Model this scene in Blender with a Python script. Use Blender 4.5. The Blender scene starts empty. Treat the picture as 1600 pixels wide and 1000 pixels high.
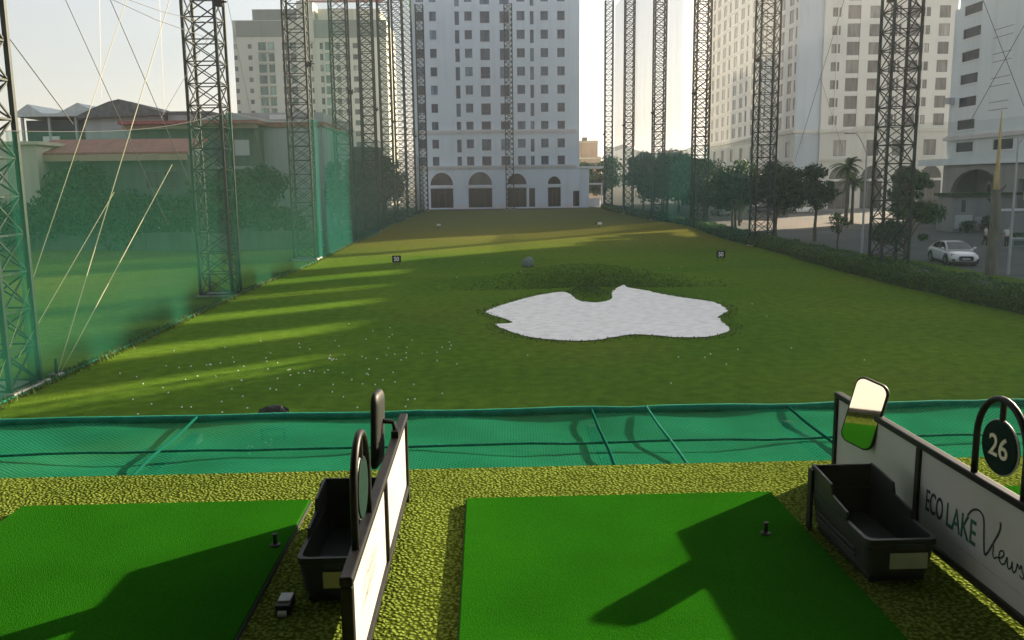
import bpy, bmesh, math, random
from mathutils import Vector, Matrix
R = math.radians
random.seed(7)
S = bpy.context.scene
COL = S.collection
TEE = 3.83          # height of the tee floor above the range
EYE = 5.4
HAZE = .00045

# ------------------------------------------------------------------ helpers
class MB:
    def __init__(s): s.v = []; s.f = []; s.m = []; s.mi = 0
    def face(s, pts):
        n = len(s.v); s.v += [tuple(p) for p in pts]; s.f.append(tuple(range(n, n+len(pts)))); s.m.append(s.mi); return s
    def box(s, x0, x1, y0, y1, z0, z1):
        n = len(s.v)
        s.v += [(x0,y0,z0),(x1,y0,z0),(x1,y1,z0),(x0,y1,z0),(x0,y0,z1),(x1,y0,z1),(x1,y1,z1),(x0,y1,z1)]
        for f in ((0,3,2,1),(4,5,6,7),(0,1,5,4),(1,2,6,5),(2,3,7,6),(3,0,4,7)):
            s.f.append(tuple(n+i for i in f)); s.m.append(s.mi)
        return s
    def tube(s, pts, r, n=6, r2=None, closed=False, cap=True):
        pts = [Vector(p) for p in pts]; k = len(pts); base = len(s.v); prev = None
        for i, p in enumerate(pts):
            if closed: d = pts[(i+1) % k]-pts[i-1]
            else: d = pts[min(i+1, k-1)]-pts[max(i-1, 0)]
            d.normalize()
            if prev is None:
                a = Vector((0,0,1)) if abs(d.z) < .9 else Vector((1,0,0))
                u = d.cross(a).normalized()
            else:
                u = prev-d*prev.dot(d); u.normalize()
            prev = u; w = d.cross(u)
            rr = r if r2 is None else r+(r2-r)*i/(k-1)
            if isinstance(r, (list, tuple)): rr = r[i]
            for j in range(n):
                a = 2*math.pi*(j+.5)/n
                s.v.append(tuple(p+u*math.cos(a)*rr+w*math.sin(a)*rr))
        for i in range(k if closed else k-1):
            for j in range(n):
                a = base+i*n; b = base+((i+1) % k)*n
                s.f.append((a+j, a+(j+1) % n, b+(j+1) % n, b+j)); s.m.append(s.mi)
        if cap and not closed:
            s.f.append(tuple(base+j for j in range(n))[::-1]); s.m.append(s.mi)
            s.f.append(tuple(base+(k-1)*n+j for j in range(n))); s.m.append(s.mi)
        return s
    def prism(s, poly, f0, f1):
        """poly: list of 2d; f0,f1 map (a,b)->3d for both ends"""
        n = len(poly); b = len(s.v)
        s.v += [tuple(f0(*p)) for p in poly]+[tuple(f1(*p)) for p in poly]
        s.f.append(tuple(b+i for i in range(n))[::-1]); s.m.append(s.mi)
        s.f.append(tuple(b+n+i for i in range(n))); s.m.append(s.mi)
        for i in range(n):
            j = (i+1) % n
            s.f.append((b+i, b+j, b+n+j, b+n+i)); s.m.append(s.mi)
        return s
    def loft(s, rings, cap=True, closed=True):
        b = len(s.v); n = len(rings[0])
        for r_ in rings: s.v += [tuple(p) for p in r_]
        for i in range(len(rings)-1):
            for j in range(n if closed else n-1):
                k = (j+1) % n
                s.f.append((b+i*n+j, b+i*n+k, b+(i+1)*n+k, b+(i+1)*n+j)); s.m.append(s.mi)
        if cap:
            s.f.append(tuple(b+j for j in range(n))[::-1]); s.m.append(s.mi)
            s.f.append(tuple(b+(len(rings)-1)*n+j for j in range(n))); s.m.append(s.mi)
        return s
    def mesh(s, name, mats, smooth=False):
        me = bpy.data.meshes.new(name); me.from_pydata(s.v, [], s.f)
        for m in (mats if isinstance(mats, (list, tuple)) else [mats]): me.materials.append(m)
        if len(me.materials) > 1: me.polygons.foreach_set('material_index', s.m)
        if smooth: me.polygons.foreach_set('use_smooth', [True]*len(s.f))
        me.update(); return me
    def build(s, name, mats, parent=None, loc=(0,0,0), smooth=False, rz=0, bevel=0, normals=False):
        me = s.mesh(name, mats, smooth)
        if normals:
            bm = bmesh.new(); bm.from_mesh(me); bmesh.ops.recalc_face_normals(bm, faces=bm.faces); bm.to_mesh(me); bm.free()
        return link(name, me, parent, loc, rz, bevel)

def link(name, me, parent=None, loc=(0,0,0), rz=0, bevel=0):
    o = bpy.data.objects.new(name, me); COL.objects.link(o)
    o.location = loc; o.rotation_euler = (0, 0, rz)
    if parent: o.parent = parent
    if bevel:
        b = o.modifiers.new('bevel', 'BEVEL'); b.width = bevel; b.segments = 2; b.limit_method = 'ANGLE'; b.angle_limit = R(40)
    return o
def tag(o, label, cat, group=None, kind=None):
    o['label'] = label; o['category'] = cat
    if group: o['group'] = group
    if kind: o['kind'] = kind
    return o
def thing(name, label, cat, loc=(0,0,0), rz=0, group=None):
    o = bpy.data.objects.new(name, None); COL.objects.link(o); o.empty_display_size = .2
    o.location = loc; o.rotation_euler = (0,0,rz); return tag(o, label, cat, group)
def struct(o): o['kind'] = 'structure'; return o
def copy_tree(o, parent=None):
    c = o.copy(); COL.objects.link(c)
    if parent: c.parent = parent
    for ch in list(o.children): copy_tree(ch, c)
    return c

# ------------------------------------------------------------------ materials
def newmat(name):
    m = bpy.data.materials.new(name); m.use_nodes = True
    nt = m.node_tree; return m, nt, nt.nodes['Principled BSDF'], nt.nodes, nt.links
def sset(b, k, v):
    if k in b.inputs: b.inputs[k].default_value = v
def c4(c): return (c[0], c[1], c[2], 1)
def mat(name, c1, c2=None, scale=3., rough=.7, bump=0, bscale=None, metal=0, spec=.4, detail=4, contrast=(.35,.65), stretch=None, rand=None):
    m, nt, b, N, L = newmat(name)
    b.inputs['Base Color'].default_value = c4(c1); b.inputs['Roughness'].default_value = rough
    b.inputs['Metallic'].default_value = metal; sset(b, 'Specular IOR Level', spec)
    geo = N.new('ShaderNodeNewGeometry') if rand else None
    tc = N.new('ShaderNodeTexCoord'); src = tc.outputs['Object']
    if stretch:
        mp = N.new('ShaderNodeMapping'); mp.inputs['Scale'].default_value = stretch; L.new(src, mp.inputs[0]); src = mp.outputs[0]
    if c2:
        n = N.new('ShaderNodeTexNoise'); n.inputs['Scale'].default_value = scale; n.inputs['Detail'].default_value = detail
        L.new(src, n.inputs['Vector'])
        r = N.new('ShaderNodeValToRGB'); r.color_ramp.elements[0].position = contrast[0]; r.color_ramp.elements[1].position = contrast[1]
        r.color_ramp.elements[0].color = c4(c1); r.color_ramp.elements[1].color = c4(c2)
        L.new(n.outputs['Fac'], r.inputs[0]); L.new(r.outputs[0], b.inputs['Base Color'])
    if bump:
        n2 = N.new('ShaderNodeTexNoise'); n2.inputs['Scale'].default_value = bscale or scale*4; n2.inputs['Detail'].default_value = 5
        L.new(src, n2.inputs['Vector'])
        bp = N.new('ShaderNodeBump'); bp.inputs['Strength'].default_value = bump; bp.inputs['Distance'].default_value = .02
        L.new(n2.outputs['Fac'], bp.inputs['Height']); L.new(bp.outputs[0], b.inputs['Normal'])
    return m
def wall_mat(name, c, dirt=.8):
    """painted render: faint blotches and rain streaks"""
    m, nt, b, N, L = newmat(name); b.inputs['Roughness'].default_value = .85; sset(b, 'Specular IOR Level', .2)
    tc = N.new('ShaderNodeTexCoord')
    mp = N.new('ShaderNodeMapping'); mp.inputs['Scale'].default_value = (.9, .9, .06); L.new(tc.outputs['Object'], mp.inputs[0])
    n1 = N.new('ShaderNodeTexNoise'); n1.inputs['Scale'].default_value = 1.; n1.inputs['Detail'].default_value = 6; L.new(mp.outputs[0], n1.inputs['Vector'])
    n2 = N.new('ShaderNodeTexNoise'); n2.inputs['Scale'].default_value = .12; n2.inputs['Detail'].default_value = 3; L.new(tc.outputs['Object'], n2.inputs['Vector'])
    mx = N.new('ShaderNodeMath'); mx.operation = 'ADD'; L.new(n1.outputs['Fac'], mx.inputs[0]); L.new(n2.outputs['Fac'], mx.inputs[1])
    r = N.new('ShaderNodeValToRGB'); r.color_ramp.elements[0].position = .7; r.color_ramp.elements[1].position = 1.15
    r.color_ramp.elements[0].color = c4([x*dirt for x in c]); r.color_ramp.elements[1].color = c4(c)
    L.new(mx.outputs[0], r.inputs[0]); L.new(r.outputs[0], b.inputs['Base Color']); return m
def glass_mat(name, ca, cb, rough=.12, spec=.5):
    m, nt, b, N, L = newmat(name); b.inputs['Roughness'].default_value = rough; sset(b, 'Specular IOR Level', spec)
    oi = N.new('ShaderNodeObjectInfo'); r = N.new('ShaderNodeValToRGB')
    r.color_ramp.elements[0].color = c4(ca); r.color_ramp.elements[1].color = c4(cb); r.color_ramp.elements[1].position = .8
    e = r.color_ramp.elements.new(.97); e.color = c4([min(.5, x*1.9+.03) for x in cb])
    L.new(oi.outputs['Random'], r.inputs[0])
    tc = N.new('ShaderNodeTexCoord'); n = N.new('ShaderNodeTexNoise'); n.inputs['Scale'].default_value = 1.3
    mp = N.new('ShaderNodeMapping'); mp.inputs['Scale'].default_value = (1, 1, .2)
    av = N.new('ShaderNodeVectorMath'); av.operation = 'ADD'; L.new(tc.outputs['Object'], mp.inputs[0]); L.new(mp.outputs[0], av.inputs[0]); L.new(oi.outputs['Location'], av.inputs[1])
    L.new(av.outputs[0], n.inputs['Vector'])
    mm = N.new('ShaderNodeMixRGB'); mm.blend_type = 'MULTIPLY'; mm.inputs[0].default_value = .8
    r2 = N.new('ShaderNodeValToRGB'); r2.color_ramp.elements[0].position = .4; r2.color_ramp.elements[1].position = .6
    r2.color_ramp.elements[0].color = (.55,.55,.55,1); r2.color_ramp.elements[1].color = (1.2,1.2,1.2,1)
    L.new(n.outputs['Fac'], r2.inputs[0]); L.new(r.outputs[0], mm.inputs[1]); L.new(r2.outputs[0], mm.inputs[2])
    L.new(mm.outputs[0], b.inputs['Base Color']); return m
def leaf_mat(name, a, b_, c_=None, rough=.6, trans=.25):
    m, nt, b, N, L = newmat(name); b.inputs['Roughness'].default_value = rough; sset(b, 'Specular IOR Level', .25)
    g = N.new('ShaderNodeNewGeometry'); r = N.new('ShaderNodeValToRGB')
    r.color_ramp.elements[0].color = c4(a); r.color_ramp.elements[1].color = c4(b_)
    if c_: e = r.color_ramp.elements.new(.93); e.color = c4(b_); r.color_ramp.elements[2].color = c4(c_)
    L.new(g.outputs['Random Per Island'], r.inputs[0]); L.new(r.outputs[0], b.inputs['Base Color'])
    t = N.new('ShaderNodeBsdfTranslucent'); L.new(r.outputs[0], t.inputs[0])
    mx = N.new('ShaderNodeMixShader'); mx.inputs[0].default_value = trans
    L.new(b.outputs[0], mx.inputs[1]); L.new(t.outputs[0], mx.inputs[2]); L.new(mx.outputs[0], N['Material Output'].inputs[0]); return m
def net_mat(name, col, cov, low=0., ztop=9., stripes=.12, trans=.4, sscale=2.2):
    """knotted net seen from afar: coverage = share of thread; the foot of the curtain is doubled"""
    m, nt, b, N, L = newmat(name)
    d = N.new('ShaderNodeBsdfDiffuse'); d.inputs[0].default_value = c4(col)
    t = N.new('ShaderNodeBsdfTranslucent'); t.inputs[0].default_value = c4(col)
    mx = N.new('ShaderNodeMixShader'); mx.inputs[0].default_value = trans; L.new(d.outputs[0], mx.inputs[1]); L.new(t.outputs[0], mx.inputs[2])
    tp = N.new('ShaderNodeBsdfTransparent'); out = N.new('ShaderNodeMixShader')
    g = N.new('ShaderNodeNewGeometry'); sp = N.new('ShaderNodeSeparateXYZ'); L.new(g.outputs['Position'], sp.inputs[0])
    mr = N.new('ShaderNodeMapRange'); mr.interpolation_type = 'SMOOTHSTEP'
    mr.inputs['From Min'].default_value = 0; mr.inputs['From Max'].default_value = ztop; mr.inputs['To Min'].default_value = cov+low; mr.inputs['To Max'].default_value = cov
    L.new(sp.outputs['Z'], mr.inputs[0])
    mp = N.new('ShaderNodeMapping'); mp.inputs['Scale'].default_value = (1, 1, .04); L.new(g.outputs['Position'], mp.inputs[0])
    n = N.new('ShaderNodeTexNoise'); n.inputs['Scale'].default_value = sscale; n.inputs['Detail'].default_value = 5; L.new(mp.outputs[0], n.inputs['Vector'])
    ma = N.new('ShaderNodeMath'); ma.operation = 'MULTIPLY_ADD'; ma.inputs[1].default_value = stripes*2; L.new(n.outputs['Fac'], ma.inputs[0])
    sb = N.new('ShaderNodeMath'); sb.operation = 'SUBTRACT'; sb.inputs[1].default_value = stripes; L.new(mr.outputs[0], sb.inputs[0]); L.new(sb.outputs[0], ma.inputs[2])
    ma.use_clamp = True
    L.new(ma.outputs[0], out.inputs[0]); L.new(tp.outputs[0], out.inputs[1]); L.new(mx.outputs[0], out.inputs[2])
    L.new(out.outputs[0], N['Material Output'].inputs[0]); return m

M = {}
# ---- range grass
def grass_mat():
    m, nt, b, N, L = newmat('range_grass'); b.inputs['Roughness'].default_value = 1; sset(b, 'Specular IOR Level', .0)
    tc = N.new('ShaderNodeTexCoord'); P = tc.outputs['Object']
    def noise(sc, det=5, st=None):
        n = N.new('ShaderNodeTexNoise'); n.inputs['Scale'].default_value = sc; n.inputs['Detail'].default_value = det
        if st:
            mp = N.new('ShaderNodeMapping'); mp.inputs['Scale'].default_value = st; L.new(P, mp.inputs[0]); L.new(mp.outputs[0], n.inputs['Vector'])
        else: L.new(P, n.inputs['Vector'])
        return n.outputs['Fac']
    def ramp(f, p0, c0, p1, c1):
        r = N.new('ShaderNodeValToRGB'); e = r.color_ramp.elements; e[0].position = p0; e[1].position = p1; e[0].color = c4(c0); e[1].color = c4(c1); L.new(f, r.inputs[0]); return r.outputs[0]
    def mix(kind, f, a, c):
        x = N.new('ShaderNodeMixRGB'); x.blend_type = kind
        if isinstance(f, float): x.inputs[0].default_value = f
        else: L.new(f, x.inputs[0])
        L.new(a, x.inputs[1]); L.new(c, x.inputs[2]); return x.outputs[0]
    base = ramp(noise(.09, 4), .35, GRASS_A, .68, GRASS_B)
    dry = ramp(noise(.05, 6), .52, (0,0,0), .72, (.6,.6,.6))
    dc = N.new('ShaderNodeRGB'); dc.outputs[0].default_value = c4(GRASS_DRY)
    # golden band paints extra sunlight into the strip; grey-green turf follows
    sp = N.new('ShaderNodeSeparateXYZ'); L.new(P, sp.inputs[0])
    mr = N.new('ShaderNodeMapRange'); mr.inputs['From Min'].default_value = 62; mr.inputs['From Max'].default_value = 88; mr.inputs['To Max'].default_value = .85; L.new(sp.outputs['Y'], mr.inputs[0])
    fc = N.new('ShaderNodeRGB'); fc.outputs[0].default_value = c4(GRASS_SUNBAND)
    c = mix('MIX', dry, base, dc.outputs[0]); c = mix('MIX', mr.outputs[0], c, fc.outputs[0])
    me_ = N.new('ShaderNodeMapRange'); me_.inputs['From Min'].default_value = 96; me_.inputs['From Max'].default_value = 122; L.new(sp.outputs['Y'], me_.inputs[0])
    ec = N.new('ShaderNodeRGB'); ec.outputs[0].default_value = c4(GRASS_END); c = mix('MIX', me_.outputs[0], c, ec.outputs[0])
    fine = ramp(noise(2.6, 8), .3, (.72,.74,.7), .7, (1.2,1.18,1.2)); c = mix('MULTIPLY', .9, c, fine)
    fine2 = ramp(noise(22, 3), .3, (.75,.76,.72), .7, (1.2,1.2,1.2)); c = mix('MULTIPLY', .8, c, fine2)
    L.new(c, b.inputs['Base Color'])
    bp = N.new('ShaderNodeBump'); bp.inputs['Strength'].default_value = .5; bp.inputs['Distance'].default_value = .05
    L.new(noise(14, 6), bp.inputs['Height']); L.new(bp.outputs[0], b.inputs['Normal']); return m
GRASS_A = (.062,.140,.014); GRASS_B = (.102,.175,.018); GRASS_DRY = (.16,.165,.028); GRASS_SUNBAND = (.175,.170,.038); GRASS_END = (.115,.155,.052)
M['grass'] = grass_mat()
# ---- nubby carpet of the tee floor and the hitting mats
def pile_mat(name, cells, hi, lo, strength, dist, warm=None, edge=(.02,.45), jitter=1.0):
    m, nt, b, N, L = newmat(name); b.inputs['Roughness'].default_value = 1; sset(b, 'Specular IOR Level', .0)
    tc = N.new('ShaderNodeTexCoord'); P = tc.outputs['Object']
    w = N.new('ShaderNodeTexNoise'); w.inputs['Scale'].default_value = cells*.7; w.inputs['Detail'].default_value = 2; L.new(P, w.inputs['Vector'])
    ad = N.new('ShaderNodeVectorMath'); ad.operation = 'MULTIPLY_ADD'; ad.inputs[1].default_value = (.9/cells,)*3; L.new(w.outputs['Color'], ad.inputs[0]); L.new(P, ad.inputs[2])
    v = N.new('ShaderNodeTexVoronoi'); v.inputs['Scale'].default_value = cells; v.inputs['Randomness'].default_value = jitter; L.new(ad.outputs[0], v.inputs['Vector'])
    inv = N.new('ShaderNodeMapRange'); inv.inputs['From Min'].default_value = edge[0]; inv.inputs['From Max'].default_value = edge[1]*1.6; inv.inputs['To Min'].default_value = 1; inv.inputs['To Max'].default_value = 0
    L.new(v.outputs['Distance'], inv.inputs[0])
    r = N.new('ShaderNodeValToRGB'); e = r.color_ramp.elements; e[0].position = .1; e[1].position = .8; e[0].color = c4(lo); e[1].color = c4(hi); L.new(inv.outputs[0], r.inputs[0])
    big = N.new('ShaderNodeTexNoise'); big.inputs['Scale'].default_value = 2.1; big.inputs['Detail'].default_value = 6; L.new(P, big.inputs['Vector'])
    r2 = N.new('ShaderNodeValToRGB'); e = r2.color_ramp.elements; e[0].position = .3; e[1].position = .7; e[0].color = (.78,.8,.78,1); e[1].color = (1.15,1.12,1.1,1); L.new(big.outputs['Fac'], r2.inputs[0])
    mx = N.new('ShaderNodeMixRGB'); mx.blend_type = 'MULTIPLY'; mx.inputs[0].default_value = .9; L.new(r.outputs[0], mx.inputs[1]); L.new(r2.outputs[0], mx.inputs[2])
    L.new(mx.outputs[0], b.inputs['Base Color'])
    bp = N.new('ShaderNodeBump'); bp.inputs['Strength'].default_value = strength; bp.inputs['Distance'].default_value = dist
    L.new(inv.outputs[0], bp.inputs['Height']); L.new(bp.outputs[0], b.inputs['Normal']); return m
M['carpet'] = pile_mat('nubby_turf', 58, (.185,.26,.050), (.052,.072,.008), .85, .012)
M['mat'] = pile_mat('hitting_mat', 190, (.020,.130,.006), (.010,.080,.003), .6, .003)
M['mat_edge'] = mat('mat_rubber', (.012,.02,.012), rough=.8)
M['sand'] = mat('white_sand', (.74,.71,.66), (.93,.90,.85), scale=2.6, rough=1, bump=1.0, bscale=5, spec=.0, detail=12, contrast=(.25,.6))
M['concrete'] = mat('concrete', (.30,.30,.28), (.42,.41,.38), scale=1.5, rough=.9, bump=.2)
M['asphalt'] = mat('asphalt', (.05,.06,.062), (.08,.088,.09), scale=.25, rough=.9, bump=.2, bscale=30, detail=8)
M['soil'] = mat('bare_ground', (.16,.13,.10), (.24,.19,.15), scale=.3, rough=.95, detail=8)
M['paving'] = mat('pale_paving', (.50,.50,.46), (.64,.63,.58), scale=.8, rough=.9)
M['darkpave'] = mat('grey_paving', (.10,.105,.11), (.16,.16,.16), scale=.6, rough=.9)
M['steel'] = mat('tower_steel', (.010,.022,.018), (.022,.034,.028), scale=2, rough=.55, metal=.2)
M['black'] = mat('black_paint', (.006,.006,.007), (.012,.012,.013), scale=20, rough=.45, spec=.18)
M['blackplastic'] = mat('black_plastic', (.010,.013,.012), (.018,.022,.020), scale=9, rough=.5, spec=.2, bump=.05, bscale=300)
M['greenplastic'] = mat('dark_green_plastic', (.016,.023,.020), (.026,.034,.030), scale=6, spec=.25, rough=.45, bump=.05, bscale=250)
M['board'] = mat('white_board', (.40,.40,.40), (.45,.45,.45), scale=3, rough=.45)
M['ink_green'] = mat('green_lettering', (.012,.10,.06), rough=.5)
M['ink_dark'] = mat('dark_lettering', (.012,.035,.028), rough=.5)
M['ink_grey'] = mat('grey_line_print', (.22,.23,.22), rough=.6)
M['sticker'] = mat('pale_sticker', (.42,.46,.36), (.52,.55,.44), scale=15, rough=.5)
M['ystick'] = mat('olive_sticker', (.40,.38,.15), (.47,.45,.19), scale=15, rough=.5)
M['disc'] = mat('disc_green', (.004,.020,.015), spec=.05, rough=.7)
M['numeral'] = mat('numeral_cream', (.62,.56,.45), (.75,.70,.58), scale=40, rough=.5)
m, nt, b, N, L = newmat('mirror_glass'); b.inputs['Metallic'].default_value = 1; b.inputs['Roughness'].default_value = .03; b.inputs['Base Color'].default_value = (.62,.64,.63,1); M['mirror'] = m
M['white'] = mat('white_plastic', (.75,.75,.73), rough=.4)
M['ball'] = mat('golf_ball', (.80,.80,.76), rough=.35)
M['grey'] = mat('grey_plastic', (.34,.35,.37), (.42,.43,.45), scale=20, rough=.5)
M['wire'] = mat('guy_wire_steel', (.20,.20,.18), rough=.5, metal=.3)
M['wire_pale'] = mat('pale_rope', (.42,.40,.26), rough=.7)
M['cable'] = mat('dark_cable', (.02,.03,.03), rough=.6)
M['wallA'] = wall_mat('lilac_white_render', (.70,.79,.88), .9)
M['wallB'] = wall_mat('cream_render', (.64,.64,.60), .88)
M['wallBblue'] = wall_mat('pale_blue_render', (.50,.57,.63), .88)
M['wallC'] = wall_mat('blue_white_render', (.58,.66,.69), .9)
M['wallCbase'] = wall_mat('grey_render', (.25,.27,.27), .8)
M['wallL'] = wall_mat('greenish_cream_render', (.56,.58,.50), .85)
M['wallLtop'] = wall_mat('grey_green_render', (.22,.26,.23), .85)
M['trim'] = wall_mat('white_trim', (.74,.75,.78), .88)
M['glassA'] = glass_mat('blue_window_glass', (.03,.055,.11), (.09,.145,.22), .12, .35)
M['glassB'] = glass_mat('brown_window_glass', (.09,.085,.085), (.20,.19,.18), .25)
M['glassC'] = glass_mat('dark_window_glass', (.015,.028,.04), (.035,.055,.07), .4, .12)
M['glassL'] = glass_mat('green_window_glass', (.06,.14,.11), (.14,.24,.19))
M['glassdark'] = glass_mat('shopfront_glass', (.018,.024,.028), (.035,.045,.048), .15)
M['frame'] = mat('window_frame', (.10,.105,.12), rough=.5)
M['framew'] = mat('pale_window_frame', (.55,.55,.54), rough=.5)
M['bark'] = mat('bark', (.07,.06,.045), (.12,.10,.075), scale=6, rough=.95, bump=.6, bscale=12, stretch=(1,1,.25))
M['barkdark'] = mat('shaded_bark_tint', (.10,.095,.075), (.16,.15,.12), scale=5, rough=.95, bump=.6, stretch=(1,1,.2))
M['strip'] = mat('sunlit_bark_tint', (.42,.30,.13), (.55,.41,.20), scale=4, rough=.8, bump=.3, stretch=(2,2,.2))  # tan stands in for sunlight on the trunk top
M['leafA'] = leaf_mat('broad_leaves', (.014,.05,.014), (.05,.125,.028))
M['leafB'] = leaf_mat('dark_leaves', (.009,.038,.014), (.032,.085,.026))
M['leafC'] = leaf_mat('light_leaves', (.03,.07,.014), (.085,.14,.03))
M['hedge'] = leaf_mat('hedge_leaves', (.02,.07,.016), (.085,.18,.035))
M['turf'] = leaf_mat('turf_blades', (.05,.10,.012), (.11,.17,.03), trans=.3)
M['palm'] = leaf_mat('palm_fronds', (.015,.045,.014), (.05,.10,.03))
M['redroof'] = mat('red_sheet_roof', (.30,.085,.075), (.38,.12,.10), scale=2, rough=.7, stretch=(1,.1,1))
M['greyroof'] = mat('grey_sheet_roof', (.10,.11,.11), (.16,.17,.17), scale=2, rough=.7)
M['whiteroof'] = mat('white_sheet_roof', (.50,.55,.55), (.62,.66,.66), scale=2, rough=.6)
M['houseA'] = wall_mat('grey_green_plaster', (.12,.15,.12), .7)
M['houseB'] = wall_mat('pale_grey_plaster', (.44,.47,.47), .8)
M['houseC'] = wall_mat('cream_plaster', (.55,.53,.42), .75)
M['brick'] = wall_mat('brown_plaster', (.42,.31,.22), .75)
M['dark'] = mat('dark_opening', (.06,.09,.085), rough=.8)
M['carpaint'] = mat('white_car_paint', (.72,.73,.75), rough=.18, spec=.6)
M['carglass'] = mat('car_glass', (.012,.016,.018), rough=.06, spec=.6)
M['tyre'] = mat('tyre_rubber', (.012,.012,.012), rough=.8)
M['rim'] = mat('alloy_rim', (.35,.36,.37), rough=.3, metal=.8)
M['lens'] = mat('headlight_lens', (.12,.13,.14), rough=.1, spec=.6)
M['skin'] = mat('skin', (.40,.24,.17), rough=.6)
M['shirt'] = mat('pale_shirt', (.62,.63,.64), (.70,.70,.71), scale=8, rough=.9)
M['trouser'] = mat('dark_trousers', (.02,.025,.03), rough=.9)
M['hair'] = mat('black_hair', (.008,.008,.008), rough=.6)
M['bluegrey'] = mat('grey_green_mesh_cover', (.10,.15,.13), (.15,.20,.17), scale=8, rough=.8, bump=.3)
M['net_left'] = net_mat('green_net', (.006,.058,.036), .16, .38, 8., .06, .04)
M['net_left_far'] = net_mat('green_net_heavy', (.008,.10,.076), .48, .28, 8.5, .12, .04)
M['net_left_top'] = net_mat('green_net_thin', (.04,.12,.09), .20, 0, 9, .08)
M['net_hem'] = net_mat('green_net_hem', (.006,.060,.04), .28, .26, 9, .14, .04)
M['net_right'] = net_mat('green_net_right', (.02,.14,.11), .30, .12, 9, .10, .05)
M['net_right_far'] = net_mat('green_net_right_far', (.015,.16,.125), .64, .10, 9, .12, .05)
M['net_white'] = net_mat('pale_net', (.66,.61,.56), .50, -.38, 17, .12, .40, .9)
M['net_grey'] = net_mat('thin_pale_net', (.60,.60,.56), .16, 0, 9, .08, .5)
M['net_near'] = net_mat('thin_green_net', (.03,.10,.08), .16, .08, 6, .06)

# front safety net: woven strands as coverage
def front_net():
    m, nt, b, N, L = newmat('woven_teal_net')
    d = N.new('ShaderNodeBsdfDiffuse'); t = N.new('ShaderNodeBsdfTranslucent')
    tc = N.new('ShaderNodeTexCoord'); P = tc.outputs['Object']
    nz = N.new('ShaderNodeTexNoise'); nz.inputs['Scale'].default_value = 1.6; nz.inputs['Detail'].default_value = 6; L.new(P, nz.inputs['Vector'])
    cr = N.new('ShaderNodeValToRGB'); cr.color_ramp.elements[0].position = .3; cr.color_ramp.elements[1].position = .7
    cr.color_ramp.elements[0].color = (.008,.155,.080,1); cr.color_ramp.elements[1].color = (.016,.225,.125,1)
    L.new(nz.outputs['Fac'], cr.inputs[0]); L.new(cr.outputs[0], d.inputs[0]); L.new(cr.outputs[0], t.inputs[0])
    mx = N.new('ShaderNodeMixShader'); mx.inputs[0].default_value = .35; L.new(d.outputs[0], mx.inputs[1]); L.new(t.outputs[0], mx.inputs[2])
    def strands(rot, sc):
        mp = N.new('ShaderNodeMapping'); mp.inputs['Rotation'].default_value = (0, 0, R(rot)); L.new(P, mp.inputs[0])
        w = N.new('ShaderNodeTexWave'); w.inputs['Scale'].default_value = sc; w.inputs['Distortion'].default_value = 1.2; w.inputs['Detail'].default_value = 1; w.inputs['Detail Scale'].default_value = .4
        L.new(mp.outputs[0], w.inputs['Vector']); return w.outputs['Fac']
    mm = N.new('ShaderNodeMath'); mm.operation = 'MAXIMUM'; L.new(strands(52, 13), mm.inputs[0]); L.new(strands(-48, 13), mm.inputs[1])
    mr = N.new('ShaderNodeMapRange'); mr.inputs['From Min'].default_value = .25; mr.inputs['From Max'].default_value = .75; mr.inputs['To Min'].default_value = .58; mr.inputs['To Max'].default_value = .94; L.new(mm.outputs[0], mr.inputs[0])
    tp = N.new('ShaderNodeBsdfTransparent'); o = N.new('ShaderNodeMixShader')
    L.new(mr.outputs[0], o.inputs[0]); L.new(tp.outputs[0], o.inputs[1]); L.new(mx.outputs[0], o.inputs[2]); L.new(o.outputs[0], N['Material Output'].inputs[0])
    bp = N.new('ShaderNodeBump'); bp.inputs['Strength'].default_value = .6; bp.inputs['Distance'].default_value = .01; L.new(mm.outputs[0], bp.inputs['Height']); L.new(bp.outputs[0], d.inputs['Normal'])
    return m
M['frontnet'] = front_net()
M['netbeam'] = mat('net_edge_rope', (.012,.15,.10), (.02,.20,.135), scale=12, rough=.9, spec=.02, bump=.5, bscale=60)
M['beam'] = mat('green_steel_beam', (.006,.055,.042), (.012,.08,.06), scale=5, rough=.6)

# ------------------------------------------------------------------ terrain
def sm(a, b, x):
    t = max(0, min(1, (x-a)/(b-a))); return t*t*(3-2*t)
def hgt(x, y):
    h = .10*math.sin(x*.13+1.1)*math.sin(y*.09+.4)+.07*math.sin(x*.31-y*.17)
    h *= sm(46, 62, y)+sm(2, 8, -x)*.6*sm(24, 34, y)
    h = min(h, .16)
    # bank behind the bunker, with a grassy tongue pushed into the sand
    e = math.exp(-((x-5.2)/5.0)**2)
    h += 1.0*e*sm(43.4+.10*abs(x-5.2), 46.6, y)*(1-sm(47.2, 53, y))
    h += .45*math.exp(-((x-4.95)/.8)**2-((y-41.6)/1.5)**2)
    # swell at the far right where the range narrows
    h += .35*math.exp(-((x-20)/9)**2-((y-96)/16)**2)
    return h
def make_field():
    mb = MB(); xs = []; x = -95.
    while x < 25.9:
        xs.append(x); x += .5 if -4 < x < 15 else (1.2 if x > -16 else 4)
    xs.append(26.)
    ys = []; y = 3.
    while y < 184: ys.append(y); y += .5 if 26 < y < 54 else (1.2 if y < 110 else 3)
    ys.append(184.)
    nx = len(xs)
    for y in ys:
        for x in xs: mb.v.append((x, y, hgt(x, y)))
    for j in range(len(ys)-1):
        for i in range(nx-1):
            mb.f.append((j*nx+i, j*nx+i+1, (j+1)*nx+i+1, (j+1)*nx+i)); mb.m.append(0)
    return struct(mb.build('grass_field', M['grass'], smooth=True))
make_field()
struct(MB().face([(-900,-300,-.35),(900,-300,-.35),(900,1500,-.35),(-900,1500,-.35)]).build('ground', M['soil']))
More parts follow.
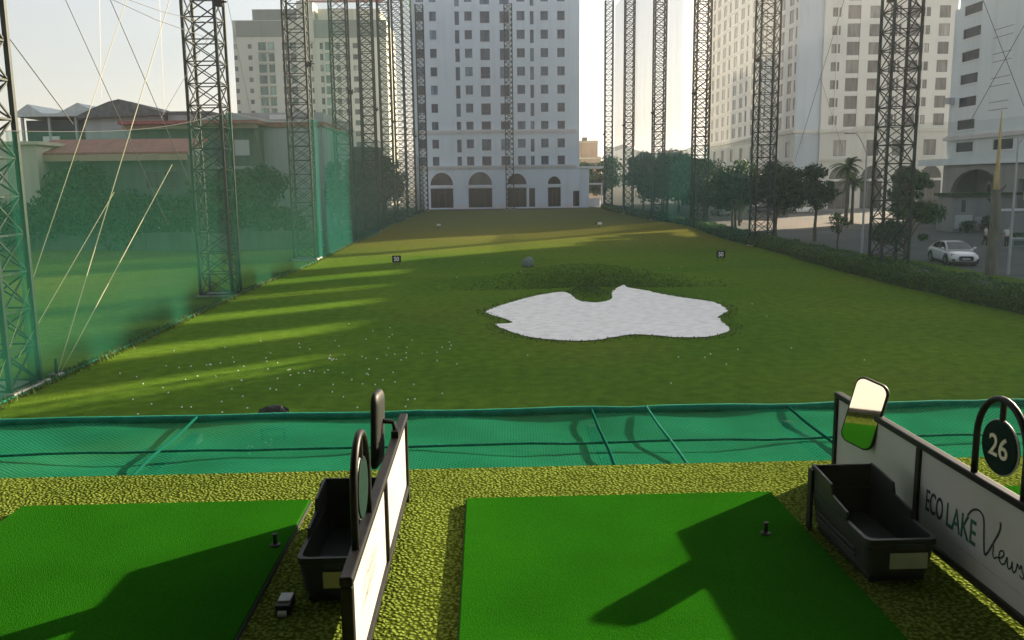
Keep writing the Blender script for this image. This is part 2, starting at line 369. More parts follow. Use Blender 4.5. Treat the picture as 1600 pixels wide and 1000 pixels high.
def slab(name, x0, x1, y0, y1, z, m, th=.3):
    return struct(MB().box(x0, x1, y0, y1, z-th, z).build(name, m))
slab('pavement', 24.3, 26.2, -20, 230, .10, M['paving'])
slab('grass_verge', 26.25, 28.3, -20, 62, .07, M['grass'])
slab('road', 26.1, 62, -30, 149.6, -.02, M['asphalt'])
slab('plaza', 26.1, 140, 149.7, 330, .03, M['darkpave'])
slab('plaza', 62.05, 140, -30, 149.6, .03, M['darkpave'])
slab('dirt_patch', 33, 50, 92, 118, .0, mat('worn_asphalt', (.085,.075,.07), (.12,.10,.09), scale=.2, rough=.95, detail=8), .25)
slab('paved_strip', -60, 26, 184.1, 330, .06, M['darkpave'])

# bunker sand
SAND = [(0,36.39),(1.37,39.55),(2.5,41.41),(3.28,42.23),(3.74,42.32),(3.96,41.23),(4.23,39.21),(4.51,38.74),(4.99,38.5),(5.45,38.88),(5.82,39.66),(6.13,41.66),(6.63,43.61),(7.06,44.19),(7.51,43.5),(7.93,42.68),(8.4,41.38),(9.01,40.06),(9.63,39.01),(10.05,38.34),(10.23,37.47),(10.2,36.16),(9.96,35.28),(9.56,34.4),(9.26,33.85),(9.02,32.57),(9,31.62),(8.81,30.7),(8.44,30.07),(7.75,29.46),(7.08,29.35),(6.47,29.52),(5.9,29.91),(5.29,30.15),(4.79,29.94),(4.21,29.52),(3.65,29.14),(3.01,29.1),(2.27,29.38),(1.54,29.96),(.99,30.89),(.54,32.07),(.35,32.95),(.98,33.2),(.7,34.29)]
def sand():
    rg = random.Random(3); n = len(SAND); pts = []
    for i in range(n):
        p0, p1, p2, p3 = [Vector(SAND[(i+k-1) % n]) for k in range(4)]
        steps = max(2, int((p2-p1).length/.16))
        for s in range(steps):
            t = s/steps
            q = .5*((2*p1)+(p2-p0)*t+(2*p0-5*p1+4*p2-p3)*t*t+(3*p1-p0-3*p2+p3)*t**3)
            rough = .07 if (q.y > 38 and q.x > 6) or q.x > 9 else .03
            pts.append((q.x+rg.uniform(-1,1)*rough, q.y+rg.uniform(-1,1)*rough))
    bm = bmesh.new(); vs = [bm.verts.new((x, y, 0)) for x, y in pts]
    es = [bm.edges.new((vs[i], vs[(i+1) % len(vs)])) for i in range(len(vs))]
    bmesh.ops.triangle_fill(bm, edges=es, use_beauty=True)
    bmesh.ops.recalc_face_normals(bm, faces=bm.faces)
    for f in bm.faces:
        if f.normal.z < 0: f.normal_flip()
    for v in bm.verts: v.co.z = max(0, hgt(v.co.x, v.co.y))+.045
    me = bpy.data.meshes.new('bunker_sand'); bm.to_mesh(me); bm.free(); me.materials.append(M['sand'])
    struct(link('bunker_sand', me))
sand()
# rough turf round the lip of the bunker
def turf_fringe():
    rg = random.Random(5); mb = MB(); n = len(SAND)
    for i in range(n):
        p1 = Vector(SAND[i]); p2 = Vector(SAND[(i+1) % n]); d = p2-p1; nn = Vector((d.y, -d.x)).normalized()*-1
        for k in range(int(d.length*26)):
            q = p1+d*rg.random()-nn*rg.uniform(-.02, .55)*-1
            a = rg.uniform(0, 6.28); w = rg.uniform(.02, .05); h = rg.uniform(.04, .10)
            z = hgt(q.x, q.y)+.02; c, s_ = math.cos(a)*w, math.sin(a)*w
            mb.face([(q.x-c, q.y-s_, z), (q.x+c, q.y+s_, z), (q.x+rg.uniform(-.04,.04), q.y+rg.uniform(-.04,.04), z+h)])
    o = mb.build('turf_fringe', M['turf']); tag(o, 'short rough grass fringe around the white sand bunker', 'grass', kind='stuff')
turf_fringe()

# ------------------------------------------------------------------ tee floor
struct(MB().box(-14, 14, -7, 4.62, 0, TEE-.03).build('tee_platform', M['concrete']))
struct(MB().box(-14, 14, -7, 4.65, TEE-.026, TEE).build('floor', M['carpet']))
struct(MB().box(-14, 14, -7, 3.6, TEE+2.9, TEE+3.1).build('ceiling', M['concrete']))
struct(MB().box(-14, 14, -7.2, -7.0, TEE, TEE+2.89).build('rear_wall', M['wallA']))
def hitting_mat(x0, x1, y0, y1, label):
    t = thing('hitting_mat', label, 'mat', ((x0+x1)/2, y0, TEE), 0, 'hitting mats on the tee floor')
    w = (x1-x0)/2; d = y1-y0
    MB().box(-w, w, 0, d, .003, .022).build('rubber_base', M['mat_edge'], t)
    MB().box(-w+.004, w-.004, .004, d-.004, .0225, .034).build('turf_surface', M['mat'], t, bevel=.005)
hitting_mat(-.12, 1.41, 2.3, 4.10, 'green hitting mat between the two bay dividers, in the middle')
hitting_mat(-2.30, -.885, 2.3, 4.13, 'green hitting mat left of the left bay divider')
hitting_mat(2.17, 3.70, 2.3, 4.10, 'green hitting mat behind the 26 sign, cut off by the right edge')
def rubber_tee(x, y, label):
    mb = MB(); prof = [(.0,.026),(.026,.026),(.022,.008),(.010,.006),(.009,.001),(.009,.0)]
    rings = [[(r*math.cos(a*math.pi/6), r*math.sin(a*math.pi/6), z) for a in range(12)] for z, r in ((0,.022),(.006,.022),(.010,.010),(.044,.008),(.050,.012),(.054,.012))]
    mb.loft(rings); o = mb.build('rubber_tee', M['blackplastic'], loc=(x, y, TEE+.034), smooth=False); tag(o, label, 'golf tee', 'rubber tees on the mats')
rubber_tee(-.93, 3.57, 'black rubber tee on the left hitting mat beside the tray')
rubber_tee(1.21, 3.57, 'black rubber tee in the shade on the middle hitting mat')

def text_mesh(body, size, sx=1., ext=.001, off=0.):
    cu = bpy.data.curves.new('t', 'FONT'); cu.body = body; cu.size = size; cu.extrude = ext; cu.offset = off
    ob = bpy.data.objects.new('t', cu); COL.objects.link(ob)
    dg = bpy.context.evaluated_depsgraph_get(); dg.update()
    me = bpy.data.meshes.new_from_object(ob.evaluated_get(dg)); bpy.data.objects.remove(ob)
    xs = [v.co.x for v in me.vertices]; ys = [v.co.y for v in me.vertices]
    return me, min(xs), max(xs), min(ys), max(ys)
def wall_text(name, body, m, parent, x, ya, yb, z0, z1, off=0., slant=0.):
    """lettering read from the -X side: runs from y=ya to y=yb (ya>yb), fitted to that box"""
    me, a, b, c, d = text_mesh(body, 1, off=off)
    for v in me.vertices:
        u = (v.co.x-a)/(b-a); w = (v.co.y-c)/(d-c); zz = v.co.z
        v.co = (x-.0012-zz, ya+(yb-ya)*u, z0+(z1-z0)*w)
    me.materials.clear(); me.materials.append(m); me.name = name
    return link(name, me, parent)
def ribbon(mb, pts, w, x, th=.0012):
    """flat pen stroke lying on the plane x=const, pts are (y,z)"""
    P = [Vector((p[0], p[1])) for p in pts]; out = []
    for i in range(len(P)-1):
        p0 = P[max(i-1,0)]; p1 = P[i]; p2 = P[i+1]; p3 = P[min(i+2,len(P)-1)]
        for s in range(5):
            t = s/5; out.append(.5*((2*p1)+(p2-p0)*t+(2*p0-5*p1+4*p2-p3)*t*t+(3*p1-p0-3*p2+p3)*t**3))
    out.append(P[-1])
    for i in range(len(out)-1):
        d = (out[i+1]-out[i]); 
        if d.length < 1e-6: continue
        d.normalize(); n = Vector((-d.y, d.x))*w/2; a = out[i]-d*w*.15; b = out[i+1]+d*w*.15
        xx = x-.0004*(i % 2)
        mb.face([(xx, a.x+n.x, a.y+n.y), (xx, a.x-n.x, a.y-n.y), (xx, b.x-n.x, b.y-n.y), (xx, b.x+n.x, b.y+n.y)])

def rrect(w, h, r, n=6):
    pts = []
    for cx, cy, a0 in ((w/2-r, h/2-r, 0), (-w/2+r, h/2-r, 90), (-w/2+r, -h/2+r, 180), (w/2-r, -h/2+r, 270)):
        for k in range(n+1):
            a = R(a0+90*k/n); pts.append((cx+r*math.cos(a), cy+r*math.sin(a)))
    return pts
def divider(x, yf, zb, label, right, mirror_n, mirror_roll, mo_off=(0,0,0)):
    """bay divider running along Y; origin at its far foot"""
    t = thing('bay_divider', label, 'divider', (x, yf, TEE), 0, 'bay dividers on the tee floor')
    L = 1.78; zt = .45; pw = .018
    for yy, nm in ((0, 'post'), (-.885, 'post'), (-L, 'post')):
        MB().box(-pw, pw, yy-.018, yy+.018, 0 if yy != -.885 else zb+.03, zt-.0305).build(nm, M['black'], t, bevel=.004)
    MB().box(-pw-.002, pw+.002, -L-.018, .018, zt-.03, zt).build('top_rail', M['black'], t, bevel=.006)
    MB().box(-pw-.001, pw+.001, -L+.0185, -.0185, zb, zb+.03).build('bottom_rail', M['black'], t, bevel=.005)
    for ya, yb in ((-.0185, -.8665), (-.9035, -L+.0185)):
        bo = MB().box(-.006, .006, yb, ya, zb+.0305, zt-.031).build('panel_board', M['board'], t)
        if right and ya < -.5:
            e = -.0062
            wall_text('lettering', 'ECO', M['ink_dark'], bo, e, 3.468-yf, 3.333-yf, .170, .264, .004)
            wall_text('lettering', 'LAKE', M['ink_green'], bo, e, 3.303-yf, 3.092-yf, .168, .266, .004)
            mb = MB()
            V = [(3.155,.268),(3.126,.301),(3.089,.317),(3.056,.309),(3.044,.278),(3.038,.225),(3.030,.178),(3.022,.166),(3.008,.180),(2.978,.231),(2.948,.286),(2.942,.317),(2.947,.323)]
            I = [(2.974,.222),(2.975,.190),(2.964,.178),(2.950,.188),(2.925,.198),(2.908,.216),(2.917,.228),(2.934,.216),(2.936,.190),(2.918,.177),(2.900,.186)]
            W = [(2.900,.186),(2.889,.216),(2.884,.188),(2.873,.178),(2.862,.192),(2.858,.212),(2.855,.188),(2.845,.178),(2.833,.194),(2.829,.218),(2.815,.206),(2.806,.222),(2.800,.205),(2.787,.188),(2.797,.178),(2.812,.183)]
            ribbon(mb, [(a-yf, b) for a, b in I], .0062, e-.0012)
            ribbon(mb, [(a-yf, b) for a, b in V], .0085, e-.0012); ribbon(mb, [(a-yf, b) for a, b in W], .0062, e-.0012)
            mb.tube([(e-.001, 2.974-yf, .236), (e-.002, 2.974-yf, .237)], .005, 6)
            mb.build('lettering', M['ink_dark'], bo)
            mb = MB(); rg = random.Random(2); yy = 3.425
            while yy > 2.70:          # the tiny tagline under the name, too small to read
                w = rg.uniform(.004, .03) if 2.94 < yy < 3.25 else .07
                h = rg.uniform(.0018, .004) if 2.94 < yy < 3.25 else .0018
                mb.face([(e-.0012, yy-yf, .118), (e-.0012, yy-w-yf, .118), (e-.0012, yy-w-yf, .118+h), (e-.0012, yy-yf, .118+h)]); yy -= w+.006
            mb.build('tagline', M['ink_grey'], bo)
        if not right and ya < -.5:
            e = .0074; mb = MB(); rg = random.Random(9)
            for k in range(7):       # thin skyline drawing printed on the board
                p = []; yy = 2.60+k*.03; zz = .235+rg.uniform(-.02, .05)
                while yy < 2.98+rg.uniform(-.05, .03):
                    p.append((yy-yf, zz)); yy += rg.uniform(.02, .05); zz += rg.uniform(-.012, .018)
                if len(p) > 2: ribbon(mb, p, .0022, e)
            ribbon(mb, [(2.58-yf,.225),(2.75-yf,.238),(2.86-yf,.248),(3.05-yf,.262)], .003, e)
            mb.tube([(.006, 2.937-yf, .36), (.0075, 2.937-yf, .36)], .006, 8)
            mb.build('line_drawing', M['ink_grey'], bo)
    # number sign: a hoop on the rail with an oval plate hung in it
    yc = -1.44; hw = .155
    hoop = [(0, hw*math.cos(R(a)), .345+(.175 if True else 0)*0+hw*1.12*math.sin(R(a))) for a in range(0, 181, 12)]
    path = [(0, yc+hw, zt-.004), (0, yc+hw, .50)]+[(0, yc+p[1], .60+(p[2]-.345)) for p in hoop]+[(0, yc-hw, .50), (0, yc-hw, zt-.004)]
    sg = MB().tube(path, .0125, 10).build('number_sign', M['black'], t, smooth=True)
    MB().tube([(0, yc, .60+hw*1.12-.008), (0, yc, .685)], .011, 8).build('hanger', M['black'], sg)
    oval = [(.107*math.cos(R(a)), .100*math.sin(R(a))) for a in range(0, 360, 10)]
    MB().prism(oval, lambda a, b: (-.009, yc+a, .595+b), lambda a, b: (.009, yc+a, .595+b)).build('number_plate', M['disc'], sg, bevel=.003)
    MB().tube([(0, yc+1.015*a, .595+1.015*b) for a, b in oval], .0035, 6, closed=True).build('plate_rim', M['grey'], sg, smooth=True)
    if right: wall_text('numeral', '26', M['numeral'], sg, -.0092, yc+.056, yc-.060, .557, .640, .012)
    # swing mirror clamped to the rail near the far end
    mr = MB().box(-.016, .016, -.41, -.34, zt+.0005, zt+.03).tube([(0, -.375, zt+.03), (-.01, -.375, zt+.065), (-.05, -.39, zt+.075)], .011, 8)
    mo = mr.build('mirror', M['black'], t)
    n = Vector(mirror_n).normalized(); up = (Vector((0,0,1))-n*n.z).normalized(); side = up.cross(n)
    up2 = up*math.cos(R(mirror_roll))+side*math.sin(R(mirror_roll)); side2 = up2.cross(n)
    c = Vector((-.075, -.41, zt+.045))+Vector(mo_off)
    P = lambda a, b, k: tuple(c+side2*a+up2*b+n*k)
    w_, h_ = .175, .345
    rings = []
    for sc, k in ((.55,-.020),(.85,-.016),(.97,-.008),(1,0),(1,.010),(.965,.012)):
        rings.append([P(a*sc if sc < 1 else a, b*(1-(1-sc)*.6), k) for a, b in rrect(w_, h_, .045)])
    MB().loft(rings).build('mirror_housing', M['blackplastic'], mo, smooth=True)
    MB().face([P(a, b, .0135) for a, b in rrect(w_-.016, h_-.016, .040)]).build('mirror_glass', M['mirror'], mo)
    return t
divider(1.87, 4.43, .02, 'white advertising divider printed ECO LAKE View with the 26 sign', True, (-.82,-.57,.045), 13, (.035,0,-.05))
divider(-.42, 4.16, .06, 'white bay divider seen nearly edge-on in the left half, sunlit side showing', False, (-1,.10,.03), -2)

def ball_tray(x0, y0, label, sticker):
    """moulded ball tray: deep tub with walls stepping down towards the player"""
    t = thing('ball_tray', label, 'ball tray', (x0, y0, TEE), 0, 'ball trays beside the dividers')
    W, D = .285, .60
    def ring(z, i, x_off=0): return [(i, i, z), (W-i, i, z), (W-i, D-i, z), (i, D-i, z)]
    def rring(z, ins, r=.03, n=4): return [(W/2+a, D/2+b, z) for a, b in rrect(W-2*ins, D-2*ins, r, n)]
    mb = MB(); mb.loft([rring(.03, .028), rring(.05, .018), rring(.16, .006), rring(.165, 0), rring(.19, 0), rring(.19, .016), rring(.176, .018), rring(.075, .03)], cap=False)
    b = len(mb.v); mb.face(rring(.075, .03)); mb.face(rring(.03, .028)[::-1])
    tub = mb.build('tub', M['greenplastic'], t, smooth=False, normals=False)
    # stepped back and side walls
    st = [(.20, .190), (.205, .225), (.36, .240), (.375, .285), (.52, .297), (D-.004, .300)]
    for nm, xa, xb in (('side_wall', .004, .014), ('side_wall', W-.014, W-.004)):
        poly = [(.19, .1905)]+st+[(D-.004, .1905)]
        MB().prism(poly, lambda a, b: (xa, a, b), lambda a, b: (xb, a, b)).build(nm, M['greenplastic'], t, bevel=.003)
    MB().box(.0145, W-.0145, D-.018, D-.006, .1905, .298).build('back_wall', M['greenplastic'], t, bevel=.003)
    MB().box(-.012, .0035, D-.045, D-.002, .0, .285).build('corner_post', M['blackplastic'], t, bevel=.004)
    MB().box(.03, W-.03, .035, D-.035, .004, .0295).build('base', M['blackplastic'], t, bevel=.006)
    MB().box(W*.38, W*.80, -.012, -.0005, .150, .172).build('handle', M['greenplastic'], t, bevel=.004)
    for zz in (.06, .085):
        MB().box(-.0035, .004, .10, D-.10, zz+.02, zz+.03).build('side_rib', M['greenplastic'], t, bevel=.002)
    MB().box(W*.34, W*.86, .0045, .0075, .068, .132).build('sticker', sticker, t)
    for a, bb in ((.06, .06), (W-.06, .06), (.06, D-.06), (W-.06, D-.06)):
        MB().tube([(a-.012, bb, .014), (a+.012, bb, .014)], .014, 8).build('caster', M['grey'], t)
ball_tray(1.455, 3.12, 'dark plastic ball tray with pale sticker in front of the ECO LAKE board', M['sticker'])
ball_tray(-.73, 3.08, 'dark plastic ball tray with olive sticker beside the left divider', M['ystick'])
t = thing('foot_switch', 'small black box with pale grey top on the floor by the left tray', 'foot switch', (-.80, 3.01, TEE))
MB().box(0, .055, 0, .10, 0, .040).build('switch_body', M['blackplastic'], t, bevel=.004)
MB().box(.004, .051, .03, .096, .0405, .046).build('pad', M['grey'], t, bevel=.002)
MB().tube([(.012, -.006, .012), (.043, -.006, .012)], .011, 8).build('roller', M['grey'], t)

# level net in front of the tee
t = thing('front_safety_net', 'level teal safety net stretched on a frame beyond the tee floor', 'safety net', (0, 4.65, TEE-.05))
mb = MB(); nx, ny = 90, 10
for j in range(ny+1):
    for i in range(nx+1):
        x = -9+18*i/nx; y = .005+1.30*j/ny
        z = -.05*math.sin(math.pi*j/ny)*(.7+.3*math.sin(x*2.1))+.01*math.sin(x*5+j)
        mb.v.append((x, y, z))
for j in range(ny):
    for i in range(nx): mb.f.append((j*(nx+1)+i, j*(nx+1)+i+1, (j+1)*(nx+1)+i+1, (j+1)*(nx+1)+i)); mb.m.append(0)
mb.build('net_sheet', M['frontnet'], t, smooth=True)
rg = random.Random(4)
def wav(y, z, r): return [(-9+.25*i, y+rg.uniform(-.006,.006), z+rg.uniform(-.006,.006)) for i in range(73)]
MB().tube(wav(1.31, .012, 0), .030, 8).build('edge_roll', M['netbeam'], t, smooth=True)
MB().tube(wav(.58, .004, 0), .009, 6).build('cross_rope', M['netbeam'], t, smooth=True)
for x in (-6.6, -4.4, -2.04, .73, 2.13, 4.6, 6.8):
    MB().box(x-.035, x+.035, .01, 1.28, -.14, -.075).build('beam', M['beam'], t, bevel=.005)
for x in (-2.04, .73, 2.13):
    MB().tube([(x, .02, -.02), (x, .4, .012), (x, .9, .012), (x, 1.28, .03)], .010, 6).build('batten', mat('batten_green', (.006,.075,.052), rough=1, spec=0), t)
MB().tube([(1.14, .02, .012), (1.135, .55, .022), (1.13, .9, .02), (1.12, 1.28, .045)], .009, 6).build('cord', M['netbeam'], t)

# dark things low down near the net
mb = MB()
rg = random.Random(12); rings = []
for k in range(7):
    a = math.pi*k/6
    rings.append([((.38-.0*k)*-math.cos(a)+rg.uniform(-.03,.03), .20*math.sin(a)*math.cos(R(q))+.02, max(0, .24*math.sin(a)*math.sin(R(q))+rg.uniform(-.03,.03))) for q in range(0, 181, 22)])
mb.loft(rings, closed=False); o = mb.build('net_bundle', M['blackplastic'], loc=(-5.12, 20.2, 0)); tag(o, 'low dark bundle lying on the grass just past the net edge', 'bundle')
t = thing('low_bench', 'dark low bench dimly seen through the teal front net', 'bench', (-4.65, 18.3, 0))
MB().box(-.27, .27, -.12, .12, .2, .25).build('seat', M['blackplastic'], t)
for x in (-.24, .24): MB().box(x-.03, x+.03, -.11, .11, 0, .2).build('leg', M['blackplastic'], t)

# ------------------------------------------------------------------ golf balls
bm = bmesh.new(); bmesh.ops.create_icosphere(bm, subdivisions=2, radius=.0214)
for f in bm.faces: f.smooth = True
me_ball = bpy.data.meshes.new('golf_ball'); bm.to_mesh(me_ball); bm.free(); me_ball.materials.append(M['ball'])
rg = random.Random(21); spots = []
while len(spots) < 125:
    k = rg.random()
    if k < .5: x, y = rg.gauss(-6, 2.6), rg.gauss(24.5, 2.6)
    elif k < .75: x, y = rg.gauss(-4.2, 1.8), rg.gauss(27, 3.2)
    elif k < .92: x, y = rg.uniform(-10, 12), rg.uniform(19.5, 34)
    else: x, y = rg.uniform(-10, 14), rg.uniform(34, 60)
    if y < 19.2 or x < -11.6 or (x < -9 and y > 30) or (-.5 < x < 10.8 and 28.5 < y < 45): continue
    spots.append((x, y))
spots += [(-8.6+.12*k*rg.random(), 26.2+.1*k*rg.random()) for k in range(4)]+[(-4.85+rg.uniform(-.4,.4), 17.6+rg.uniform(-.5,.5)) for _ in range(9)]
for x, y in spots:
    s = 1.0 if y < 40 else 1.15
    o = link('golf_ball', me_ball, None, (x, y, hgt(x, y)+.018)); tag(o, 'white golf ball lying on the range grass', 'golf ball', 'golf balls scattered on the grass')

# ------------------------------------------------------------------ distance boards and markers
def distance_board(x, y, label, digit):
    t = thing('distance_board', label, 'distance board', (x, y, hgt(x, y)), 0, 'small distance boards on the range')
    for sx in (-.2, .2):
        MB().box(sx-.015, sx+.015, -.012, .012, 0, .18).build('leg', M['black'], t)
        MB().box(sx-.012, sx+.012, .0125, .20, .0, .02).build('foot', M['black'], t)
    MB().prism(rrect(.60, .46, .06), lambda a, b: (a, -.03, .41+b), lambda a, b: (a, .03, .41+b)).build('board', M['black'], t)
    me, a, b, c, d = text_mesh(digit, 1, off=.03)
    for v in me.vertices: v.co = ((v.co.x-(a+b)/2)*.34/(b-a), -.034-v.co.z, .41+(v.co.y-(c+d)/2)*.30/(d-c))
    me.materials.clear(); me.materials.append(M['white']); link('emblem', me, t)
distance_board(-6.02, 58.49, 'small black distance board with a white mark, left of the sand bunker', '50')
distance_board(15.99, 58.28, 'small black distance board with a white mark, right of the sand bunker', '50')
def marker(x, y, label, two):
    t = thing('range_marker', label, 'marker', (x, y, hgt(x, y)), 0, 'thin range markers far down the range')
    MB().tube([(0,0,0),(0,0,.55)], .03, 6).build('stake', M['black'], t)
    MB().prism(rrect(.5, .26, .07), lambda a, b: (a+.05, -.04, .62+b), lambda a, b: (a+.05, .04, .62+b)).build('plate', M['white'], t)
    if two: MB().box(-.42, -.22, -.04, .04, .48, .72).build('side_plate', M['black'], t)
marker(-5.7, 105.9, 'tiny white marker on the shaded far turf, left of centre', False)
marker(12.93, 98.2, 'tiny black and white marker in the sunlit far strip, right', True)
mb = MB(); rings = []
for z, r in ((0,.40),(.25,.40),(.45,.36),(.58,.26),(.66,.10)):
    rings.append([(r*math.cos(a*math.pi/8)*(1 if math.cos(a*math.pi/8) > 0 else 1.05), r*.9*math.sin(a*math.pi/8), z+.04*math.cos(a*math.pi/8)) for a in range(16)])
mb.loft(rings); t = mb.build('net_basket', M['bluegrey'], loc=(2.79, 57.1, hgt(2.79, 57.1)), smooth=True)
tag(t, 'grey-green rounded basket standing on the turf behind the sand bunker', 'basket')

# ------------------------------------------------------------------ lattice towers
TH, TW = 40.5, .76
def leg_mesh(w=.065):
    mb = MB(); mb.box(-w, w, -w, w, 0, TH); return mb.mesh('leg', M['steel'])
def brace_mesh(k_=1.):
    mb = MB(); n = 40; h = TH/n; W = TW-.03
    cs = [(-W,-W),(W,-W),(W,W),(-W,W)]
    for k in range(n):
        z0 = .15+k*h; z1 = z0+h
        for i in range(4):
            a = cs[i]; b = cs[(i+1) % 4]
            mb.tube([(a[0],a[1],z0),(b[0],b[1],z0)], .034*k_, 4, cap=False)
            mb.tube([(a[0],a[1],z0),(b[0]*.985,b[1]*.985,z1)], .030*k_, 4, cap=False)
            mb.tube([(b[0],b[1],z0),(a[0]*1.015,a[1]*1.015,z1)], .030*k_, 4, cap=False)
    for i in range(4):
        a = cs[i]; b = cs[(i+1) % 4]; mb.tube([(a[0],a[1],TH),(b[0],b[1],TH)], .04, 4, cap=False)
    return mb.mesh('bracing', M['steel'])
LEG = leg_mesh(); BR = brace_mesh(1.1); LEGF = leg_mesh(.085); BRF = brace_mesh(1.7)
mb = MB(); mb.box(-.16, .16, -.14, .14, -.14, .16); mb.box(-.10, .34, -.05, .05, .03, .10); mb.tube([(-.22,-.1,.05),(-.10,0,.02)], .11, 8); mb.tube([(.1,.05,.2),(.18,.0,.28)], .07, 8)
LAMP = mb.mesh('floodlight', M['black'])
mb = MB(); mb.box(-TW-.2, TW+.2, -TW-.2, TW+.2, -.3, .12); FOOT = mb.mesh('footing', M['concrete'])
def tower(x, y, label, group, lampside=1, lampz=13.9, rz=0):
    t = thing('lattice_tower', label, 'lattice tower', (x, y, 0), rz, group)
    for sx in (-TW, TW):
        for sy in (-TW, TW): link('leg', LEG if y < 90 else LEGF, t, (sx, sy, 0))
    link('bracing', BR if y < 90 else BRF, t); link('footing', FOOT, t)
    if lampside: link('floodlight', LAMP, t, (lampside*(TW+.25), -TW, lampz))
    return t
LY = [23.3, 43.5, 64.7, 84, 103, 122, 141, 160]
NTH = ['nearest', 'second', 'third', 'fourth', 'fifth', 'sixth', 'seventh', 'eighth']
for i, y in enumerate(LY):
    lab = ['steel lattice tower cut off by the left edge of the photo', 'tall lattice tower standing right of the guy wires, before the pale shed wall'][i] if i < 2 else NTH[i]+' lattice tower from the camera along the left green net'
    tower(-13.3, y, lab, 'lattice towers along the left net', 1, 13.9)
tower(-12.4+.0, 179.2, 'farthest lattice tower on the left, at the white hotel corner', 'lattice towers along the left net', 0)
RY = [(22.7,48),(22.8,71),(24,97),(24.5,123),(24.6,149),(25,176)]
for i, (x, y) in enumerate(RY):
    lab = 'tall dark lattice tower in the hedge left of the white car' if i == 0 else ('farthest lattice tower on the right, beside the bright sky gap' if i == 5 else NTH[i]+' lattice tower from the camera along the right hedge')
    tower(x, y, lab, 'lattice towers along the right hedge', -1 if i else -1, 14.8)
tower(5.2, 179.2, 'slim lattice tower standing alone before the white hotel facade', None, 0, 14)

# ------------------------------------------------------------------ hanging nets
def net_panel(name, label, p0, p1, zb, zt0, zt1, m, group, bulge=.25, hem=None, seed=0):
    """curtain from post p0 to post p1 (x,y), sagging a little between them"""
    rg = random.Random(seed); ph = rg.uniform(0, 6)
    t = thing(name, label, 'net', (p0[0], p0[1], 0), 0, group)
    mb = MB(); nu, nv = 28, 12; dx, dy = p1[0]-p0[0], p1[1]-p0[1]; l = math.hypot(dx, dy); nx, ny = -dy/l, dx/l
    for j in range(nv+1):
        for i in range(nu+1):
            u = i/nu; v = j/nv; zt = zt0+(zt1-zt0)*u-.35*math.sin(math.pi*u)
            off = bulge*math.sin(math.pi*u)*math.sin(math.pi*min(1, v*1.1+.1))+.05*math.sin(u*34+ph+v*2)*(1-v*.4)
            z = zb+(zt-zb)*v
            mb.v.append((dx*u+nx*off, dy*u+ny*off, z))
    for j in range(nv):
        for i in range(nu): mb.f.append((j*(nu+1)+i, j*(nu+1)+i+1, (j+1)*(nu+1)+i+1, (j+1)*(nu+1)+i)); mb.m.append(0)
    mb.build('net_sheet', m, t, smooth=True)
    if hem:
        for uu in (0, 1):
            hx, hy = dx*uu+nx*.06, dy*uu+ny*.06; zt = (zt0, zt1)[uu]; s = 1 if uu == 0 else -1
            mb = MB(); k = 10; w = .42/l*s
            rings = [[(hx+dx*w*q+nx*.04*math.sin(q*9+j), hy+dy*w*q+ny*.04*math.sin(q*9+j), zb+(zt-zb)*j/k) for q in (0, .25, .5, .75, 1)] for j in range(k+1)]
            mb.loft(rings, cap=False, closed=False); mb.build('hem', hem, t, smooth=True)
        MB().tube([(dx*i/12+nx*.02, dy*i/12+ny*.02, zt0+(zt1-zt0)*i/12-.35*math.sin(math.pi*i/12)) for i in range(13)], .010, 5).build('head_rope', M['cable'], t)
    MB().tube([(dx*i/12, dy*i/12, hgt(p0[0]+dx*i/12, p0[1]+dy*i/12)+.05) for i in range(13)], .035, 5).build('foot_rope', M['netbeam'], t)
    return t
NX = -12.36
tops = [6.9, 9.0, 10.2, 10.6, 10.6, 10.8, 10.8, 10.8, 10.8]
ys = [23.3, 43.5, 64.7, 84, 103, 122, 141, 160, 179]
gl = 'green net bays along the left side'
net_panel('side_net', 'green net bay between the left photo edge and the leftmost tower', (NX, 8), (NX, 23.3), 0, 6.2, 6.9, M['net_left'], gl, .2, None, 1)
for i in range(8):
    lab = ['widest green net bay, hung behind the crossing guy wires', 'green net bay before the pale shed wall, second from the camera'][i] if i < 2 else NTH[i]+' green net bay from the camera along the left side'
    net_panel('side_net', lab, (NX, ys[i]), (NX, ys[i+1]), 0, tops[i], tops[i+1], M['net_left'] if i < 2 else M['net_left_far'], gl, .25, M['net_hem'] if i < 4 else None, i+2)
gu = 'thin upper net bays above the left green nets'
for i in range(2, 8):
    net_panel('upper_net', 'thin green upper net bay above the '+NTH[i]+' left net bay', (NX-.06, ys[i]), (NX-.06, ys[i+1]), tops[i]-.2, 39, 39, M['net_left_top'], gu, .5, None, i+30)
gr = 'green net bays along the right hedge'
RX = [(21.9,28),(21.9,48),(22.0,71),(23.2,97),(23.7,123),(23.8,149),(24.2,176)]
rt = [8, 8.5, 9.0, 9.2, 9.4, 11.8, 12.6]
for i in range(6):
    lab = ['faint green net bay right of the tower by the white car', 'green net bay over the round tree and the palm', 'green net bay over the colonnade windows at right', 'green net bay with trees behind, third from the far right end', 'green net bay, second from the far right end', 'green net bay at the far right end, beside the sky gap'][i]
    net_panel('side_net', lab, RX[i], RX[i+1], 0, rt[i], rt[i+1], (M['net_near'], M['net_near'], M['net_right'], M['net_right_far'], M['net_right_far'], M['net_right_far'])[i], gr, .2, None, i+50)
gw = 'pale upper net bays between the right towers'
for i in range(2, 6):
    lab = ['', '', 'thin pale upper net in front of the many-windowed facade', 'off-white upper net right of the third pale drape', 'off-white draped upper net in the middle of the right towers', 'off-white upper net nearest the bright sky gap'][i]
    net_panel('upper_net', lab, (RX[i][0]+2.0, RX[i][1]), (RX[i+1][0]+2.0, RX[i+1][1]), rt[i]-.3, 39.5, 39.5, M['net_grey'] if i == 2 else M['net_white'], gw, .6, None, i+70)

